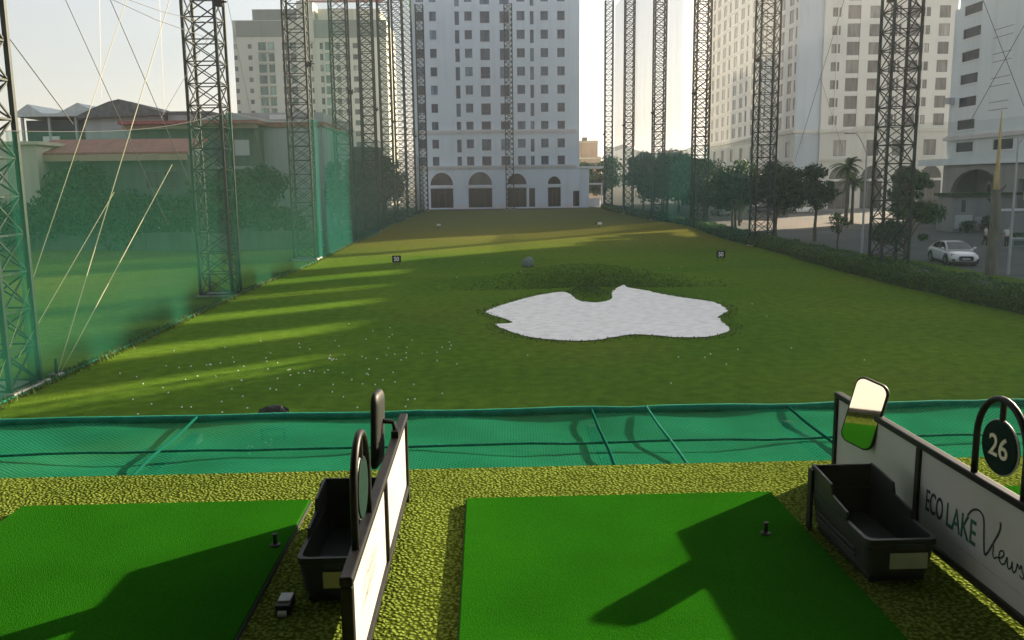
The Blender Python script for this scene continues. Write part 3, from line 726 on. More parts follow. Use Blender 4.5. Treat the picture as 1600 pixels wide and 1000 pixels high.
# ------------------------------------------------------------------ wires
def wire(pts, r, m, label, group='guy wires by the left towers', name='guy_wire'):
    o = MB().tube(pts, r, 5).build(name, m); tag(o, label, 'wire', group)
def ext(a, b, k0, k1):
    a, b = Vector(a), Vector(b); d = b-a; return [tuple(a+d*k0), tuple(a+d*k1)]
X = -12.55
wire(ext((X,27.69,11.03),(X,30.41,8.31),-3,2.6), .012, M['cable'], 'dark guy wire falling to the right, left of the other crossing wire')
wire(ext((X,30.98,11.69),(X,34.64,8.36),-2.6,1.9), .014, M['cable'], 'dark guy wire falling to the right over the arched roof')
wire(ext((X,24.89,-.1),(X,32.5,8.18),0,2.4), .016, M['wire_pale'], 'pale guy rope rising from the ground anchor past the arched roof')
wire(ext((X,24.83,3.62),(X,28.94,8.17),-.8,2.6), .011, M['wire_pale'], 'thin pale guy rope leftmost of the rising ropes')
wire(ext((X,25.48,.19),(X,35.73,6.31),-.06,1.0), .013, M['wire_pale'], 'pale guy rope slanting low toward the second tower')
wire(ext((X,24.49,1.82),(X,30.01,5.27),-.25,1.0), .011, M['wire_pale'], 'short pale guy rope ending under the red roof')
wire(ext((X,24.1,9.45),(X,26.68,7.83),0,1.3), .016, M['cable'], 'dark cable running from the left edge tower down to the house roof')
wire([(X,24,11.85),(X,31.24,11.74),(X,35.01,11.79),(X,42.7,12.2)], .014, M['cable'], 'lower of two sagging cables reaching the tall left tower', 'sagging cables', 'cable')
wire([(X,24,12.4),(X,32.64,12.02),(X,35.76,12.22),(X,42.7,12.95)], .012, M['cable'], 'upper of two sagging cables reaching the tall left tower', 'sagging cables', 'cable')
wire(ext((X,42.5,12.7),(X,35.54,8.48),0,1.1), .010, M['cable'], 'short thin wire slanting left below the tall left tower top')
wire(ext((X,35.6,12.14),(X,35.24,8.33),-1.5,1.0), .008, M['wire'], 'faint nearly upright wire left of the tall left tower')
wire(ext((X,30.2,12.2),(X,29.6,8.33),-1,1.0), .007, M['wire'], 'faint nearly upright wire above the arched roof')
wire([(-12.9, 44.3, 18), (-14.4, 55, 10.5), (-15.5, 62, 7)], .012, M['wire'], 'curved thin wire right of the tall left tower')
X = 22.55; gr2 = 'guy wires by the right towers'
wire(ext((X,56.99,14.55),(X,61.9,8.27),-1.5,1.25), .014, M['cable'], 'long guy wire slanting over the pale blue wall', gr2)
wire(ext((X,58.82,12.05),(X,57.09,10.07),0,2.4), .010, M['cable'], 'short guy wire branching off over the pale blue wall', gr2)
wire(ext((X,40.6,14.2),(X,36.79,8.99),-.8,1.2), .013, M['cable'], 'guy wire falling to the right over the blue building', gr2)
wire(ext((X,36.0,12.4),(X,40.18,8.11),0,1.05), .013, M['cable'], 'guy wire falling to the left over the blue building', gr2)
wire([(X,48.5,15.3),(X,41,14.1),(X,33,14.6)], .013, M['cable'], 'cable running right from the near tower over the slot windows', gr2)
t = thing('wire_anchor', 'small post anchoring the pale ropes at the left net foot', 'anchor', (-12.5, 24.9, 0))
MB().tube([(0,0,-.1),(.02,0,.55)], .045, 6).build('stake', M['beam'], t); MB().box(-.15,.15,-.15,.15,-.05,.12).build('block', M['concrete'], t)

# ------------------------------------------------------------------ buildings
WC = {}
def window_mesh(w, h, gm, fm, kind):
    k = (round(w,2), round(h,2), gm, fm, kind)
    if k not in WC:
        mb = MB(); b = .07; d0, d1 = .10, .19
        mb.box(0, w, d0, d1, 0, b); mb.box(0, w, d0, d1, h-b, h); mb.box(0, b, d0, d1, b, h-b); mb.box(w-b, w, d0, d1, b, h-b)
        if kind == 'sash': mb.box(w/2-.035, w/2+.035, d0+.01, d1, b, h-b)
        if kind == 'trans': mb.box(b, w-b, d0+.01, d1, h*.32, h*.32+.07)
        if kind == 'door':
            mb.box(w*.34-.04, w*.34+.04, d0+.01, d1, b, h-b); mb.box(w*.66-.04, w*.66+.04, d0+.01, d1, b, h-b); mb.box(w*.34+.04, w*.66-.04, d0+.01, d1, h*.78, h*.78+.07)
        fr = mb.mesh('window', M[fm])
        pn = MB().face([(b*.6, .15, b*.6), (w-b*.6, .15, b*.6), (w-b*.6, .15, h-b*.6), (b*.6, .15, h-b*.6)]).mesh('pane', M[gm])
        sl = MB().box(-.10, w+.10, -.10, -.004, -.14, -.02).mesh('sill', M['trim'])
        WC[k] = (fr, pn, sl)
    return WC[k]
class Wall:
    """one facade plane: local u runs right as seen from outside, w up; holes get reveals"""
    def __init__(s, mb, org, rz, U, z0, z1, depth=.35):
        s.mb = mb; s.o = Vector(org); s.rz = rz; s.U = U; s.z0 = z0; s.z1 = z1; s.h = []; s.d = depth
        s.ux = Vector((math.cos(rz), math.sin(rz), 0)); s.iy = Vector((-math.sin(rz), math.cos(rz), 0))
    def P(s, u, z, d=0): return tuple(s.o+s.ux*u+s.iy*d+Vector((0,0,z)))
    def hole(s, u0, u1, z0, z1, arch=False): s.h.append((u0, u1, z0, z1, arch)); return s
    def emit(s, mi=0):
        us = sorted({0, s.U}|{h[0] for h in s.h}|{h[1] for h in s.h}); zs = sorted({s.z0, s.z1}|{h[2] for h in s.h}|{h[3] for h in s.h})
        mb = s.mb; mb.mi = mi
        for i in range(len(us)-1):
            run = None
            for j in range(len(zs)-1):
                uc = (us[i]+us[i+1])/2; zc = (zs[j]+zs[j+1])/2
                inside = any(h[0] < uc < h[1] and h[2] < zc < h[3] for h in s.h)
                if not inside:
                    if run is None: run = zs[j]
                if (inside or j == len(zs)-2) and run is not None:
                    top = zs[j] if inside else zs[j+1]
                    mb.face([s.P(us[i], run), s.P(us[i+1], run), s.P(us[i+1], top), s.P(us[i], top)]); run = None
        for u0, u1, z0, z1, arch in s.h:
            d = s.d
            if not arch:
                mb.face([s.P(u0,z0),s.P(u0,z1),s.P(u0,z1,d),s.P(u0,z0,d)]); mb.face([s.P(u1,z0,d),s.P(u1,z1,d),s.P(u1,z1),s.P(u1,z0)])
                mb.face([s.P(u0,z1,d),s.P(u0,z1),s.P(u1,z1),s.P(u1,z1,d)]); mb.face([s.P(u0,z0),s.P(u0,z0,d),s.P(u1,z0,d),s.P(u1,z0)])
            else:       # z0 = springing, z1 = crown
                n = 14; rx = (u1-u0)/2; rz_ = z1-z0; uc = (u0+u1)/2
                a = [(uc+rx*math.cos(math.pi*k/n), z0+rz_*math.sin(math.pi*k/n)) for k in range(n+1)]
                for k in range(n):
                    p, q = a[k], a[k+1]
                    mb.face([s.P(q[0],z1), s.P(q[0],q[1]), s.P(p[0],p[1]), s.P(p[0],z1)])
                    mb.face([s.P(p[0],p[1]), s.P(q[0],q[1]), s.P(q[0],q[1],d), s.P(p[0],p[1],d)])
                mb.face([s.P(u0,z0),s.P(u0,z0,d),s.P(u1,z0,d),s.P(u1,z0)])
    def window(s, t, u0, u1, z0, z1, gm, fm, kind='sash', sill=True, stuff=None):
        s.hole(u0, u1, z0, z1); fr, pn, sl = window_mesh(u1-u0, z1-z0, gm, fm, kind)
        loc = s.P(u0, z0)
        if stuff is not None:
            for me in (fr, pn):
                mat_i = 0 if me is fr else 1
                for p in me.polygons:
                    stuff.mi = mat_i; stuff.face([s.P(u0+me.vertices[v].co.x, z0+me.vertices[v].co.z, me.vertices[v].co.y) for v in p.vertices])
            return
        o = link('window', fr, t, loc, s.rz); link('pane', pn, o)
        if sill: link('sill', sl, o)
    def arch_pane(s, t, u0, u1, z0, z1, gm, name='arch_window'):
        s.hole(u0, u1, z0, z1, True); n = 14; rx = (u1-u0)/2; rz_ = z1-z0; uc = (u0+u1)/2
        pts = [s.P(uc+rx*math.cos(math.pi*k/n), z0+rz_*math.sin(math.pi*k/n), .18) for k in range(n+1)]
        MB().face(pts).build(name, M[gm], t)
    def band(s, z0, z1, out, m, t, u0=0, u1=None, name='cornice'):
        u1 = s.U if u1 is None else u1
        mb = MB(); P = s.P
        mb.loft([[P(u,z0,-.003),P(u,z0,-out*.7),P(u,z1,-out),P(u,z1,-.003)] for u in (u0-out*.5, u1+out*.5)])
        mb.build(name, m, t, normals=True)

# --- A: the white hotel closing the range
def hotel():
    t = thing('hotel_building', 'lilac-white hotel with blue windows and ground floor arches, closing the range', 'building', (-15.0, 188, 0))
    U, H, D = 34.5, 64, 18; mb = MB()
    f = Wall(mb, (0,0,0), 0, U, 0, H)
    s = lambda zx: (zx-50)*.0462
    cols = [(78,113,'s'),(138,168,'s'),(252,272,'n'),(296,329,'s'),(366,409,'l'),(455,497,'l'),(532,568,'s'),(592,609,'n'),(640,674,'s'),(716,750,'s')]
    rows = [63.4-3.75*k for k in range(0, 13)]
    rows = [14.75, 11.15]+[18.45+3.74*k for k in range(0, 12)]
    cnt = 0; st = MB()
    for zt in rows:
        for a, b, k in cols:
            h = {'s': 1.85, 'l': 2.35, 'n': 2.7}[k]; kind = {'s': 'sash', 'l': 'trans', 'n': 'plain'}[k]
            if zt > H-1: continue
            vis = zt < 44.5
            f.window(t, s(a), s(b), zt-h, zt, 'glassA', 'frame', kind, sill=(k != 'n'), stuff=None if vis else st)
            cnt += vis
    if st.f:
        o = st.build('upper_windows', [M['frame'], M['glassA']], t); o['kind'] = 'stuff'
    for a, b in ((124,229),(300,410),(480,570),(670,730)):
        f.arch_pane(t, s(a), s(b), 5.15, 5.15+min(2.75, (b-a)*.0462/2+.25), 'glassdark')
        fr, pn, sl = window_mesh(s(b)-s(a), 4.1, 'glassdark', 'frame', 'door'); f.hole(s(a), s(b), .35, 4.45)
        o = link('shop_door', fr, t, f.P(s(a), .35), 0); link('pane', pn, o)
    for a, b in ((582,610),(788,817)):
        fr, pn, sl = window_mesh(s(b)-s(a), 4.0 if a < 700 else 3.3, 'glassdark', 'frame', 'plain'); f.hole(s(a), s(b), .35, 4.35 if a < 700 else 3.65)
        o = link('door', fr, t, f.P(s(a), .35), 0); link('pane', pn, o)
    f.emit()
    mb.face([(0,D,0),(0,0,0),(0,0,H),(0,D,H)]); mb.face([(U,0,0),(U,D,0),(U,D,H),(U,0,H)]); mb.face([(U,D,0),(0,D,0),(0,D,H),(U,D,H)]); mb.face([(0,0,H),(U,0,H),(U,D,H),(0,D,H)])
    # room backs behind the openings
    mb.face([(.3,.9,0),(U-.3,.9,0),(U-.3,.9,H-.2),(.3,.9,H-.2)])
    mb.build('wall', M['wallA'], t)
    f.band(16.15, 16.75, .38, M['trim'], t); f.band(15.75, 16.1, .15, M['trim'], t); f.band(8.75, 9.25, .45, M['trim'], t); f.band(8.45, 8.7, .2, M['trim'], t)
    for u in (s(452), s(430), s(770), s(620)):
        mb = MB(); mb.box(u-.06, u+.06, -.08, -.003, 16.8, H); mb.build('pilaster', M['trim'], t)
    for u0, u1 in ((.2, s(120)),(s(233), s(296)),(s(414), s(476)),(s(612), s(666)),(s(734), s(786))):
        MB().box(u0, u1, -.10, -.003, .06, .95).build('plinth', M['trim'], t)
    for a, b in ((124,229),(300,410),(480,570),(670,730)):
        MB().box(s(a)-.25, s(b)+.25, -.14, -.004, 4.62, 5.0).build('lintel', M['trim'], t)
hotel()
def annex():
    t = thing('annex_wing', 'low white side wing attached right of the hotel base', 'building', (19.6, 188.6, 0))
    mb = MB(); mb.box(0, 3.0, 0, 9, 0, 8.4); mb.build('wall', M['wallA'], t)
    MB().box(-.0, 6.2, -.4, 9.2, 8.42, 8.85).build('roof', M['trim'], t)
    MB().box(3.02, 6.3, 2, 2.3, 4.9, 5.3).build('beam', M['trim'], t)
    MB().box(5.9, 6.2, 2, 2.3, 0, 4.88).build('post', M['trim'], t)
    MB().box(3.02, 6.2, 6.6, 6.8, 0, 1.9).build('low_wall', M['trim'], t)
annex()
# --- B: cream block at the right with a long side facade
def block():
    X0, Y0 = 53.6, 150.; U, D, H = 27., 60., 58.
    t = thing('apartment_block', 'tall cream apartment block with brown windows, behind the right towers', 'building', (X0*1.07, Y0*1.07, -.3)); t.scale = (1.07,)*3
    mb = MB(); f = Wall(mb, (4.2,0,0), 0, U-4.2, 0, H); f2 = Wall(mb, (0,.5,0), 0, 4.2, 0, H)
    cols = [(59.15,60.6,1.5),(61.75,64.0,2.2),(65.5,67.5,2.0),(69.0,71.0,2.0),(72.2,74.1,2.0),(74.7,75.9,1.5),(77.4,79.3,2.0)]
    st = MB(); n = 0
    for k in range(15):
        zc = 15.35+2.97*k
        for a, b, h in cols:
            vis = zc < 38
            f.window(t, a-X0-4.2, b-X0-4.2, zc-h/2, zc+h/2, 'glassB', 'frame', 'sash', sill=False, stuff=None if vis else st); n += vis
    for a, b in ((60.2,62.4),(66.0,68.2),(70.5,72.7),(76,78.2)):
        f.window(t, a-X0-4.2, b-X0-4.2, 9.3, 12.0, 'glassB', 'frame', 'sash', sill=True)
    for c in (61.6, 67.2, 72.8, 77.6):
        f.arch_pane(t, c-1.9-X0-4.2, c+1.9-X0-4.2, 5.4, 7.6, 'glassdark')
        f.hole(c-1.9-X0-4.2, c+1.9-X0-4.2, .2, 5.0); fr, pn, sl = window_mesh(3.8, 4.8, 'glassdark', 'frame', 'door'); o = link('shop_door', fr, t, f.P(c-1.9-X0-4.2, .2), 0); link('pane', pn, o)
    f.emit(0); f2.emit(1)
    mb.mi = 0; mb.face([(4.2,0,0),(4.2,.5,0),(4.2,.5,H),(4.2,0,H)])
    g = Wall(mb, (0, D, 0), -math.pi/2, D-.5, 0, H); n2 = 0
    for k in range(15):
        zc = 15.35+2.97*k
        for q, (c, w, h) in enumerate([(1.6,.8,2.0),(4.2,2.2,2.2),(8.6,2.2,2.2),(13,2.2,2.2),(17.6,1.0,2.2),(20.5,2.4,2.2),(25.2,2.4,2.2),(29.6,1.2,2.2),(33.2,2.4,2.2),(38,2.6,2.2),(42.6,1.4,2.2),(46.6,2.6,2.2),(51.4,2.6,2.2),(55.8,2.2,2.2)]):
            vis = zc < 38 and q not in (4, 7) and n2 < 60 and k < 8
            u = D-c; vis = vis and n2 < 44 if q > 3 else vis
            g.window(t, u-w/2, u+w/2, zc-h/2, zc+h/2, 'glassB', 'framew' if q > 4 else 'frame', 'sash', sill=False, stuff=None if (vis and n+n2 < 100) else st); n2 += bool(vis and n+n2 < 100)
    for k in range(8):
        c = 4+7*k; g.window(t, D-c-1.1, D-c+1.1, 9.3, 12.0, 'glassL', 'frame', 'plain', sill=True, stuff=st)
        g.window(t, D-c-1.6, D-c+1.6, .6, 5.6, 'glassdark', 'frame', 'plain', sill=False, stuff=st)
    g.emit(0)
    mb.mi = 0; mb.face([(U,0,0),(U,D,0),(U,D,H),(U,0,H)]); mb.face([(U,D,0),(0,D,0),(0,D,H),(U,D,H)]); mb.face([(0,.5,H),(4.2,.5,H),(4.2,0,H),(U,0,H),(U,D,H),(0,D,H)])
    mb.face([(1.0,1.2,0),(U-.3,1.2,0),(U-.3,1.2,H-.2),(1.0,1.2,H-.2)]); mb.face([(1.0,1.2,0),(1.0,D-.3,0),(1.0,D-.3,H-.2),(1.0,1.2,H-.2)])
    mb.build('wall', [M['wallB'], M['wallBblue']], t)
    o = st.build('small_windows', [M['frame'], M['glassB']], t); o['kind'] = 'stuff'
    f.band(13.3, 13.85, .5, M['wallB'], t); f.band(8.4, 8.8, .35, M['wallB'], t)
    g.band(13.3, 13.85, .5, M['wallB'], t); g.band(8.3, 8.7, .35, M['wallB'], t); f2.band(13.3, 13.85, .35, M['wallB'], t, 0, 3.9)
    for k in range(15):
        mb = MB(); z = 16.9+2.97*k
        mb.box(-.12, -.003, 15, D-.6, z-.12, z+.12); mb.build('floor_band', M['wallB'], t)
    for u in (2.3, 6.2, 12.6, 17.2):
        MB().box(4.2+u-.09, 4.2+u+.09, -.09, -.003, 13.9, H).build('pilaster', M['wallB'], t)
block()
# --- C: blue-white building with slot windows, right edge; its far end bounds the sunlit gap
def slot_building():
    X0, YF = 63., 118.; U, H, D = 60., 27.0, 22.
    t = thing('slot_window_building', 'pale blue building with slanting slot windows at the right edge', 'building', (X0, YF, 0))
    mb = MB(); f = Wall(mb, (0,0,0), -math.pi/2, U, 7.3, H, .5)
    for k in range(7):
        zc = 9.4+2.9*k
        for q in range(1 if k else 5):
            u0 = 2.3+q*(8.6 if q < 2 else 8.2)
            f.window(t, u0, u0+4.1, zc-.62, zc+.62, 'glassC', 'frame', 'plain', sill=True)
        for q in range(1, 5):
            u0 = 13+q*8.2
            if k: f.window(t, u0, u0+4.1, zc-.62, zc+.62, 'glassC', 'frame', 'plain', sill=True)
    f.emit(0)
    b = Wall(mb, (-.25,0,0), -math.pi/2, U, 0, 7.1, .6)
    b.hole(2.2, 13.8, 3.3, 6.5, True); b.hole(2.2, 13.8, 0, 3.3)
    for q in range(3): b.hole(17+13*q, 20.4+13*q, 1.0, 5.2)
    b.emit(1)
    mb.mi = 0
    mb.face([(0,0,7.3),(0,0,H),(D,0,H),(D,0,7.3)]); mb.face([(0,-U,7.3),(D,-U,7.3),(D,-U,H),(0,-U,H)]); mb.face([(D,0,0),(D,0,H),(D,-U,H),(D,-U,0)]); mb.face([(0,0,H),(0,-U,H),(D,-U,H),(D,0,H)])
    mb.mi = 1; mb.face([(-.25,0,0),(-.25,0,7.1),(D,0,7.1),(D,0,0)]); mb.face([(-.25,-U,0),(D,-U,0),(D,-U,7.1),(-.25,-U,7.1)])
    mb.face([(4.2,-.5,0),(4.2,-U+.5,0),(4.2,-U+.5,7),(4.2,-.5,7)]); mb.face([(.8,-.5,7.4),(.8,-U+.5,7.4),(.8,-U+.5,H-.2),(.8,-.5,H-.2)])
    mb.build('wall', [M['wallC'], M['wallCbase']], t)
    f.band(10.35, 10.75, .55, M['trim'], t); f.band(10.8, 11.0, .35, M['trim'], t)
    MB().box(-.75, .5, -U, 6.5, 7.11, 7.29).box(-.55, -.26, -U, 6.5, 7.295, 8.0).build('balcony_ledge', M['wallC'], t)
    for k in range(4):
        z = 13.6+2.9*k
        for dz in (0, .95): MB().box(-.03, -.003, -13.4, -9.4, z+dz, z+dz+.07).build('groove_strip', M['frame'], t)
    MB().box(-.9, -.1, -1.4, -.4, 15.2, 16.0).build('air_conditioner', M['grey'], t)
    for yy, s_ in ((-3.6, 1.0), (-12.0, 1.2)):
        pts = [(yy-.7*s_, 2.6), (yy-.7*s_, 4.0), (yy-.45*s_, 4.7), (yy, 5.0), (yy+.45*s_, 4.7), (yy+.7*s_, 4.0), (yy+.7*s_, 2.6)]
        MB().face([(4.15, a, b_) for a, b_ in pts]).build('inner_window', M['framew'], t)
        MB().face([(4.12, a*.7+yy*.3, 3.6+(b_-3.6)*.75) for a, b_ in pts]).build('inner_pane', M['glassdark'], t)
    # unseen roof blocks, added so sun through their gaps streaks the field
    rg = random.Random(8); y = -.3
    while y > -U+9:
        w = rg.uniform(3.0, 4.2) if y < -1 else 5.2; h = rg.uniform(3.8, 4.8)
        MB().box(.4, 2.0, y-w, y, H+.02, H+h).build('roof_block', M['wallC'], t); y -= w+rg.uniform(3.0, 4.2)  # added unseen blocks, only there to shape the sun streaks
slot_building()
# --- left apartment tower far behind
def left_block():
    X0, Y0 = -62.0, 230.
    t = thing('apartment_tower', 'greenish cream apartment tower with green balcony windows, far left', 'building', (X0, Y0, 0))
    U, H, D = 37.5, 47., 24.; mb = MB(); f = Wall(mb, (0,0,0), 0, U, 0, H); st = MB(); n = 0
    s = lambda zx: 350+zx/3.03
    P = lambda zx: (s(zx)-757)/1366*230-X0
    cols = [(96,112,1.1),(160,178,1.1),(207,243,2.0),(253,280,2.0),(315,340,2.0),(352,380,2.0),(438,455,1.2),(487,502,1.6),(511,534,2.0),(560,580,1.4),(600,622,1.6),(638,660,1.3)]
    for k in range(16):
        zc = 40.6-2.75*k
        if zc < 3: break
        for a, b, h in cols:
            gm = 'glassL' if h > 1.9 else 'glassB'; vis = zc > 21 and n < 84
            f.window(t, P(a), P(b), zc-h/2, zc+h/2, gm, 'frame', 'plain', sill=False, stuff=None if vis else st); n += vis
    f.emit(); mb.face([(0,D,0),(0,0,0),(0,0,H),(0,D,H)]); mb.face([(U,0,0),(U,D,0),(U,D,H),(U,0,H)]); mb.face([(0,0,H),(U,0,H),(U,D,H),(0,D,H)]); mb.face([(U,D,0),(0,D,0),(0,D,H),(U,D,H)])
    mb.face([(.3,1,0),(U-.3,1,0),(U-.3,1,H-.2),(.3,1,H-.2)])
    mb.build('wall', M['wallL'], t); o = st.build('lower_windows', [M['frame'], M['glassL']], t); o['kind'] = 'stuff'
    MB().box(-.3, 11.3, -.25, -.01, 43.0, 46.8).build('parapet', M['wallLtop'], t)
    MB().box(19.5, U+.2, -.25, -.01, 42.6, 46.9).build('parapet', M['wallLtop'], t)
    MB().box(3.2, 15, 3, 12, 47.02, 50.2).build('roof_block', M['wallLtop'], t)
    MB().box(15.2, 19.3, -.6, 6, 41.5, 51.5).build('stair_tower', M['wallL'], t)
    MB().box(20, 36, 2, 16, 47.02, 50).build('roof_block', M['wallL'], t)
    MB().box(17, 37, -.8, .2, 51.2, 51.6).build('roof_beam', M['redroof'], t)
    for u in (P(247), P(507)): MB().box(u-.12, u+.12, -.3, -.01, 3, 42).build('pilaster', M['wallL'], t)
    for k in range(14):
        z = 39.3-2.75*k
        MB().box(P(203), P(284), -.35, -.012, z-.18, z+.05).build('balcony_slab', M['wallL'], t)
left_block()

# --- houses on the left, behind the net
def gable(mb, x0, x1, y0, y1, z0, z1):
    xm = (x0+x1)/2; mb.face([(x0,y0,z0),(xm,y0,z1),(xm,y1,z1),(x0,y1,z0)]); mb.face([(xm,y0,z1),(x1,y0,z0),(x1,y1,z0),(xm,y1,z1)]); mb.face([(x0,y0,z0),(x1,y0,z0),(xm,y0,z1)])
def house(label, loc, build):
    t = thing('house', label, 'house', loc); build(t); return t
def h_red(t):
    mb = MB(); mb.box(0, 13.6, 0, 9, 0, 8.3); mb.build('wall', M['houseA'], t)
    mb = MB(); mb.loft([[(-.5,-1.0,8.35),(-.5,-1.0,8.55),(-.5,5,10.0),(-.5,5,9.8)],[(14.1,-1.0,8.35),(14.1,-1.0,8.55),(14.1,5,10.0),(14.1,5,9.8)]]); mb.build('roof', M['redroof'], t, normals=True)
    MB().box(-.4, 14, -1.02, -.9, 7.8, 8.33).build('fascia', M['brick'], t)
    for x in (1.9, 9.8, 11.5):
        w = MB().box(x, x+1.3, -.06, -.004, 5.3, 6.9).build('window', M['frame'], t); MB().face([(x+.1,-.066,5.4),(x+1.2,-.066,5.4),(x+1.2,-.066,6.8),(x+.1,-.066,6.8)]).build('pane', M['glassdark'], w)
    MB().box(8.4, 14.3, -1.6, -.1, 3.7, 3.85).build('canopy', M['greyroof'], t)
    for x in (8.5, 11.3, 14.2): MB().box(x-.05, x+.05, -1.55, -1.45, 0, 3.7).build('canopy_post', M['framew'], t)
house('long house under a dull red sheet roof, behind the left net', (-40.4, 80, 0), h_red)
def h_pavilion(t):
    MB().box(0, 8.6, 0, 7, 0, 9.6).build('wall', M['houseA'], t)
    MB().box(.3, 8.3, .6, 6.8, 9.62, 12.6).build('recess', M['dark'], t)
    for x in (.1, 2.9, 5.7, 8.3): MB().box(x, x+.22, -.1, .2, 9.62, 12.9).build('post', M['houseB'], t)
    mb = MB(); gable(mb, -.3, 2.6, -.5, 7, 13.25, 14.2); gable(mb, 4.2, 8.4, -.5, 7, 13.25, 14.3); mb.box(-.4, 9.1, -.5, 7.2, 12.92, 13.24); mb.build('roof', M['whiteroof'], t)
    MB().box(2.2, 3.9, -.02, .3, 10.1, 10.9).build('skylight', M['white'], t)
house('grey rooftop pavilion with small white gables, left of the arched roof', (-48.9, 95, 0), h_pavilion)
def h_arch(t):
    MB().box(0, 8.2, 0, 8, 0, 12.9).build('wall', M['houseB'], t)
    mb = MB(); pr = [(-.3,12.9),(1.2,13.6),(3.0,14.3),(4.1,14.55),(5.6,14.2),(8.5,13.2),(8.5,12.92),(-.3,12.62)]
    mb.prism(pr, lambda a,b: (a,-.9,b), lambda a,b: (a,8.2,b)); mb.build('roof', M['greyroof'], t, normals=True)
    MB().box(8.55, 13.0, .5, 7, 0, 13.05).build('side_wing', M['houseB'], t)
    MB().box(8.5, 13.1, .3, 7.2, 13.06, 13.35).build('wing_roof', M['greyroof'], t)
house('tall pale grey house with an arched dark roof, behind the left net', (-42.0, 94.5, 0), h_arch)
def h_awning(t):
    MB().box(0, 13, 1.5, 9, 0, 11.3).build('wall', M['houseA'], t)
    MB().box(-.5, 13.5, -.4, 9.2, 11.75, 12.1).build('roof', M['redroof'], t)
    MB().box(-.3, 13.2, .3, 1.2, 11.32, 11.73).build('fascia', M['brick'], t)
    rg = random.Random(5)
    for k in range(5): MB().box(1+2.4*k, 2.5+2.4*k, 1.38, 1.49, 8.6, 10.2).build('window', M['glassC'] if k % 2 else M['framew'], t)
    MB().box(0, 13, .4, 1.48, 7.2, 7.5).build('balcony', M['houseB'], t)
house('dark balconied house with a flat reddish roof edge, left of the tall tower', (-36.5, 91, 0), h_awning)
def h_cream(t):
    MB().box(0, 7.5, 0, 6, 0, 9.2).build('wall', M['houseC'], t)
    MB().box(-.3, 7.9, -.4, 6.2, 9.22, 9.5).build('roof', M['houseC'], t)
    w = MB().box(2, 3.2, -.06, -.004, 5.8, 7.4).build('window', M['frame'], t)
house('cream plaster house at the left edge behind the first tower', (-46.5, 78, 0), h_cream)
def h_shed(t):
    MB().box(0, 9.6, 0, 20, 0, 11.6).build('wall', M['houseB'], t)
    MB().box(-.2, 9.8, -.25, 20, 11.62, 12.1).build('fascia', M['redroof'], t); MB().box(-.3, 9.9, -.3, 20.3, 12.12, 13.1).build('parapet', M['houseB'], t)
    MB().box(4.2, 6.2, -.36, -.31, 12.4, 12.9).build('sign_plate', M['white'], t)
house('large plain pale shed wall between the second and third left towers', (-26.9, 95, 0), h_shed)
def h_narrow(t):
    MB().box(0, 3.6, 0, 8, 0, 12.6).build('wall', M['houseB'], t)
    MB().box(3.65, 9, 1, 8, 0, 10.5).build('side_wing', M['houseA'], t)
    MB().box(-.2, 3.8, -.3, 8.2, 12.62, 13.0).build('roof', M['greyroof'], t)
    for z in (3, 6.2, 9.4): MB().box(1.0, 2.2, -.06, -.004, z, z+1.6).build('window', M['frame'], t)
house('narrow grey house right of the third left tower', (-23.4, 118, 0), h_narrow)
def h_far(t):
    MB().box(0, 7.2, 0, 8, 0, 12.9).build('wall', M['brick'], t)
    MB().box(1.2, 6.4, 1, 6, 12.92, 17.6).build('tower_room', M['brick'], t); MB().box(2, 3.4, 2, 4, 17.62, 18.6).build('water_tank', M['greyroof'], t)
    MB().box(-.4, 7.7, -.4, 8, 12.2, 12.6).box(1.0, 6.6, .8, 6.2, 17.0, 17.3).build('cornice', M['houseC'], t)
    for x in (.8, 3, 5.2): MB().box(x, x+1.2, -.06, -.004, 9.6, 11.2).build('window', M['frame'], t)
house('brown sunlit house seen through the sky gap, right of the hotel', (27.2, 258, 0), h_far)
def fence_left():
    t = thing('boundary_wall', 'dark low wall along the far edge of the left lawn', 'wall', (-60, 76.6, 0))
    MB().box(0, 46, 0, .25, -.1, 1.5).build('wall', M['houseA'], t)
    for k in range(16): MB().box(3*k, 3*k+.3, -.06, -.003, -.1, 1.7).build('pier', M['houseA'], t)
fence_left()

# ------------------------------------------------------------------ vegetation
def leaf_cloud(mb, rg, blobs, n, size):
    tot = sum(b[3]**2 for b in blobs)
    for cx, cy, cz, r in blobs:
        for _ in range(max(4, int(n*r*r/tot))):
            while True:
                d = Vector((rg.uniform(-1,1), rg.uniform(-1,1), rg.uniform(-1,1)))
                if .05 < d.length < 1: break
            d = d.normalized()*(d.length**.6)*rg.uniform(.8, 1.28)
            c = Vector((cx, cy, cz))+Vector((d.x*r, d.y*r, d.z*r*.8))
            nrm = (d+Vector((rg.uniform(-1,1), rg.uniform(-1,1), rg.uniform(-.6,1.2)))*.8).normalized()
            a = nrm.cross(Vector((0,0,1)))
            a = a.normalized() if a.length > .01 else Vector((1,0,0))
            b = nrm.cross(a); s = size*rg.uniform(.55, 1.25)
            k = rg.uniform(0, 3.14); a2 = a*math.cos(k)+b*math.sin(k); b2 = nrm.cross(a2)
            mb.face([c-a2*s, c-b2*s*.5, c+a2*s, c+b2*s*.5])
